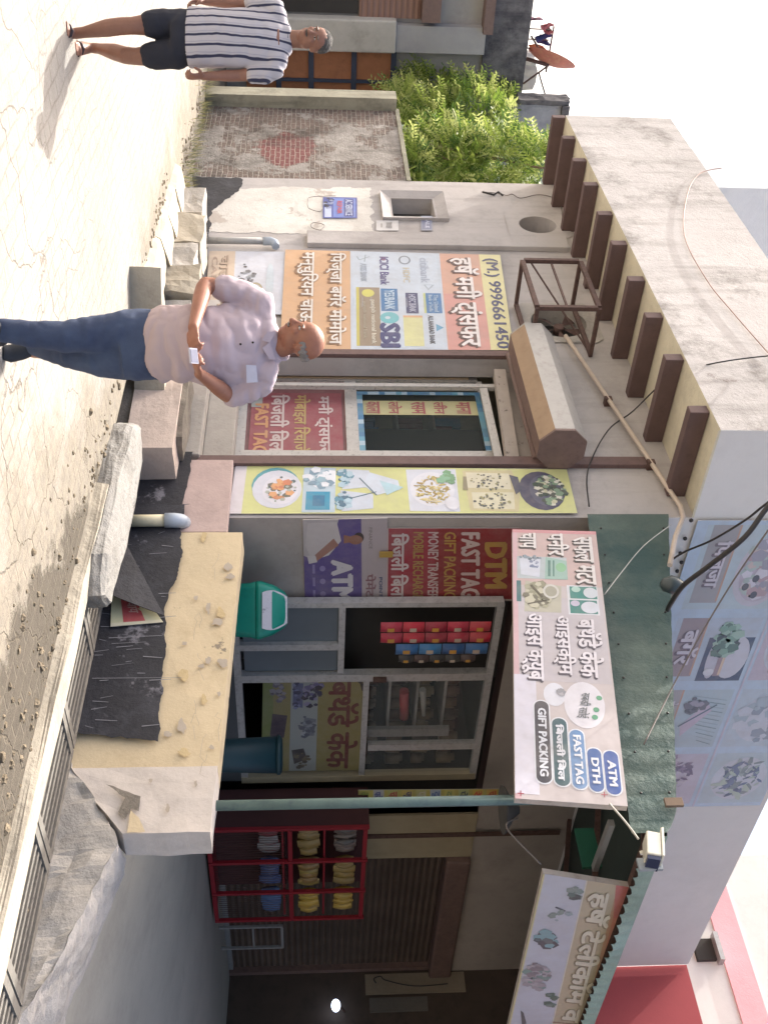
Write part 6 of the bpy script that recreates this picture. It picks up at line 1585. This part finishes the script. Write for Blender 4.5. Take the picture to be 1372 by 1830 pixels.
# ---- man in striped shirt and dark shorts
T1, U1 = 7.25, 72
man2 = person('man in a striped white tee shirt and dark shorts walking along the road', U1, T1)
sk2 = skin_mat('skin_tan', '8a6250')
b = MB(); H2 = .232
g2, M2 = head(b, A(70,561,.02), H2, sk2, Vector((-.05,-1,-.12)), Vector((0,-.05,1)))
limb(b, [(A(70,508,-.02),.065),(A(70,528,0),.056),(A(70,540,0),.06)], sk2, 16)
loft(b, [(A(68,320,0),.15,.10),(A(68,380,.0),.155,.11),(A(70,440,.0),.165,.11),(A(70,500,0),.15,.08)], sk2, 18)
def arm2(S, E, W, Hn, sd, hs):
    limb(b, [(S,.052),(S.lerp(E,.6),.046),(E,.039),(E.lerp(W,.3),.038),(W,.026)], sk2, 14); hand(b, W, Hn-W, Vector((-sd,.2,.1)), sk2, .8, .08, hs)
arm2(A(126,494,0), A(135,428,-.02), A(136,362,.04), A(138,335,.10), 1, 1)
arm2(A(14,494,0), A(6,432,-.04), A(2,365,-.02), A(4,335,.02), -1, -1)
def leg2(P): limb(b, P, sk2, 14)
leg2([(A(42,300,0),.085),(A(46,238,.06),.056),(A(47,215,.06),.056),(A(50,192,.05),.056),(A(58,150,.02),.036),(A(60,134,.0),.036)])
leg2([(A(98,300,0),.085),(A(101,244,-.04),.056),(A(99,225,-.06),.057),(A(93,205,-.14),.056),(A(87,178,-.24),.036),(A(86,168,-.26),.036)])
# feet with toes
def foot(P, Q, w_=.043):
    P, Q = Vector(P), Vector(Q); loft(b, [(P+(P-Q)*.18,.030,.034),(P,.036,.040),(P.lerp(Q,.5),.043,.028),(P.lerp(Q,.85),.047,.018)], sk2, 14)
    d = (Q-P).normalized(); sdv = d.cross(ZV).normalized()
    for i in range(5): q = P.lerp(Q,.85) + sdv*(.036-.017*i); limb(b, [(q,.011),(q+d*(.045-.005*abs(i-1)),.0095 if i else .012)], sk2, 8)
foot(A(61,132,.0)-Vector((0,0,.03)), A(52,120,.17)+Vector((0,0,.0)))
foot(A(86,164,-.26)-Vector((0,0,.02)), A(88,150,-.10)-Vector((0,0,.05)))
fuse(b, 'body', man2, sk2, .0065, 2)
eyes(man2, g2, M2, H2)
m_hair2 = plaster('salt_pepper_hair', '4c4a48', '8c8884', .5, 30, .2, bs=.6, bsc=90)
b = MB(); b.ell(g2(0,-.10,.20), (.352*H2,.41*H2,.345*H2), m_hair2, 20, 12, M2)
o_ = fuse(b, 'hair', man2, m_hair2, .006, 1, .006, 40)
b = MB(); b.ell(g2(0,.37,-.195), (.13*H2,.04*H2,.03*H2), m_hair2, 12, 6, M2); b.build('moustache', man2, local=True)
for sx in (-1,1):
    b = MB(); b.ell(g2(sx*.14,.365,.125), (.09*H2,.02*H2,.018*H2), m_iris, 8, 5, M2); b.build('eyebrow', man2, local=True)
def stripe_mat():
    k = NT('striped_cotton'); sep = k.n('ShaderNodeSeparateXYZ'); k.l(k.co(), sep.inputs[0])
    x = k.math('ADD', sep.outputs['X'], k.math('MULTIPLY', k.noise(2.5, 3), .05))
    s_ = k.math('SINE', k.math('MULTIPLY', x, 2*math.pi/.062))
    f = k.ramp(s_, 0, 1, .62, .80); thin = k.ramp(k.math('SINE', k.math('MULTIPLY', k.math('ADD', x, .02), 2*math.pi/.062)), 0, .35, .93, .99)
    col = k.mix(f, lin('b4b0b4'), lin('34364c')); col = k.mix(thin, col, lin('7c7c90'))
    return k.out(col, .9, k.noise(14, 6), .25, .006)
m_st = stripe_mat()
b = MB()
loft(b, [(A(67,338,0),.205,.135),(A(67,360,.01),.203,.14),(A(68,410,.02),.195,.138),(A(69,455,.0),.205,.13),(A(70,488,-.01),.215,.105),(A(70,505,-.02),.16,.085),(A(70,521,-.02),.085,.07)], m_st, 24)
limb(b, [(A(105,494,0),.08),(A(122,492,0),.074),(A(130,474,0),.072),(A(133,456,0),.066)], m_st, 16)
limb(b, [(A(35,494,0),.08),(A(18,492,0),.074),(A(9,472,-.01),.072),(A(6,452,-.02),.066)], m_st, 16)
fuse(b, 'striped_shirt', man2, m_st, .009, 3, .012, 8, 2)
b = MB(); pts = [A(70,521,-.02) + Vector((.078*math.cos(t), .066*math.sin(t), 0 - .012*(1-math.sin(t)))) for t in [2*math.pi*i/24 for i in range(25)]]
b.tube(pts, .008, paint('neck_rib','4a4c5c',.8), 8, False); b.build('neck_band', man2, local=True)
m_shorts = paint('navy_shorts', '23252f', .85, .12, 7)
b = MB()
loft(b, [(A(67,352,0),.185,.125),(A(67,325,0),.19,.13),(A(67,308,0),.18,.12)], m_shorts, 20)
limb(b, [(A(44,318,0),.100),(A(43,290,.02),.096),(A(43,272,.04),.092)], m_shorts, 16); limb(b, [(A(96,318,0),.098),(A(99,290,-.01),.092),(A(100,272,-.02),.088)], m_shorts, 16)
fuse(b, 'shorts', man2, m_shorts, .009, 3, .010, 9, 5)
m_slip = paint('sandal_dark', '3a2f34', .6, .1, 10)
for P, Q in ((A(61,132,.0)-Vector((0,0,.055)), A(51,118,.20)-Vector((0,0,.012))), (A(86,164,-.28)-Vector((0,0,.05)), A(88,150,-.06)-Vector((0,0,.085)))):
    b = MB(); d = (Q-P); loft(b, [(P-d*.2,.036,.009),(P,.042,.010),(P+d*.6,.046,.010),(P+d*1.05,.035,.008)], m_slip, 14)
    s_ = d.normalized().cross(ZV); m_ = P+d*.62
    b.tube([m_+s_*.045+Vector((0,0,.005)), m_+s_*.03+Vector((0,0,.038)), m_+Vector((0,0,.05)), m_-s_*.03+Vector((0,0,.038)), m_-s_*.045+Vector((0,0,.005))], .011, m_slip, 8)
    b.build('sandal', man2, local=True)
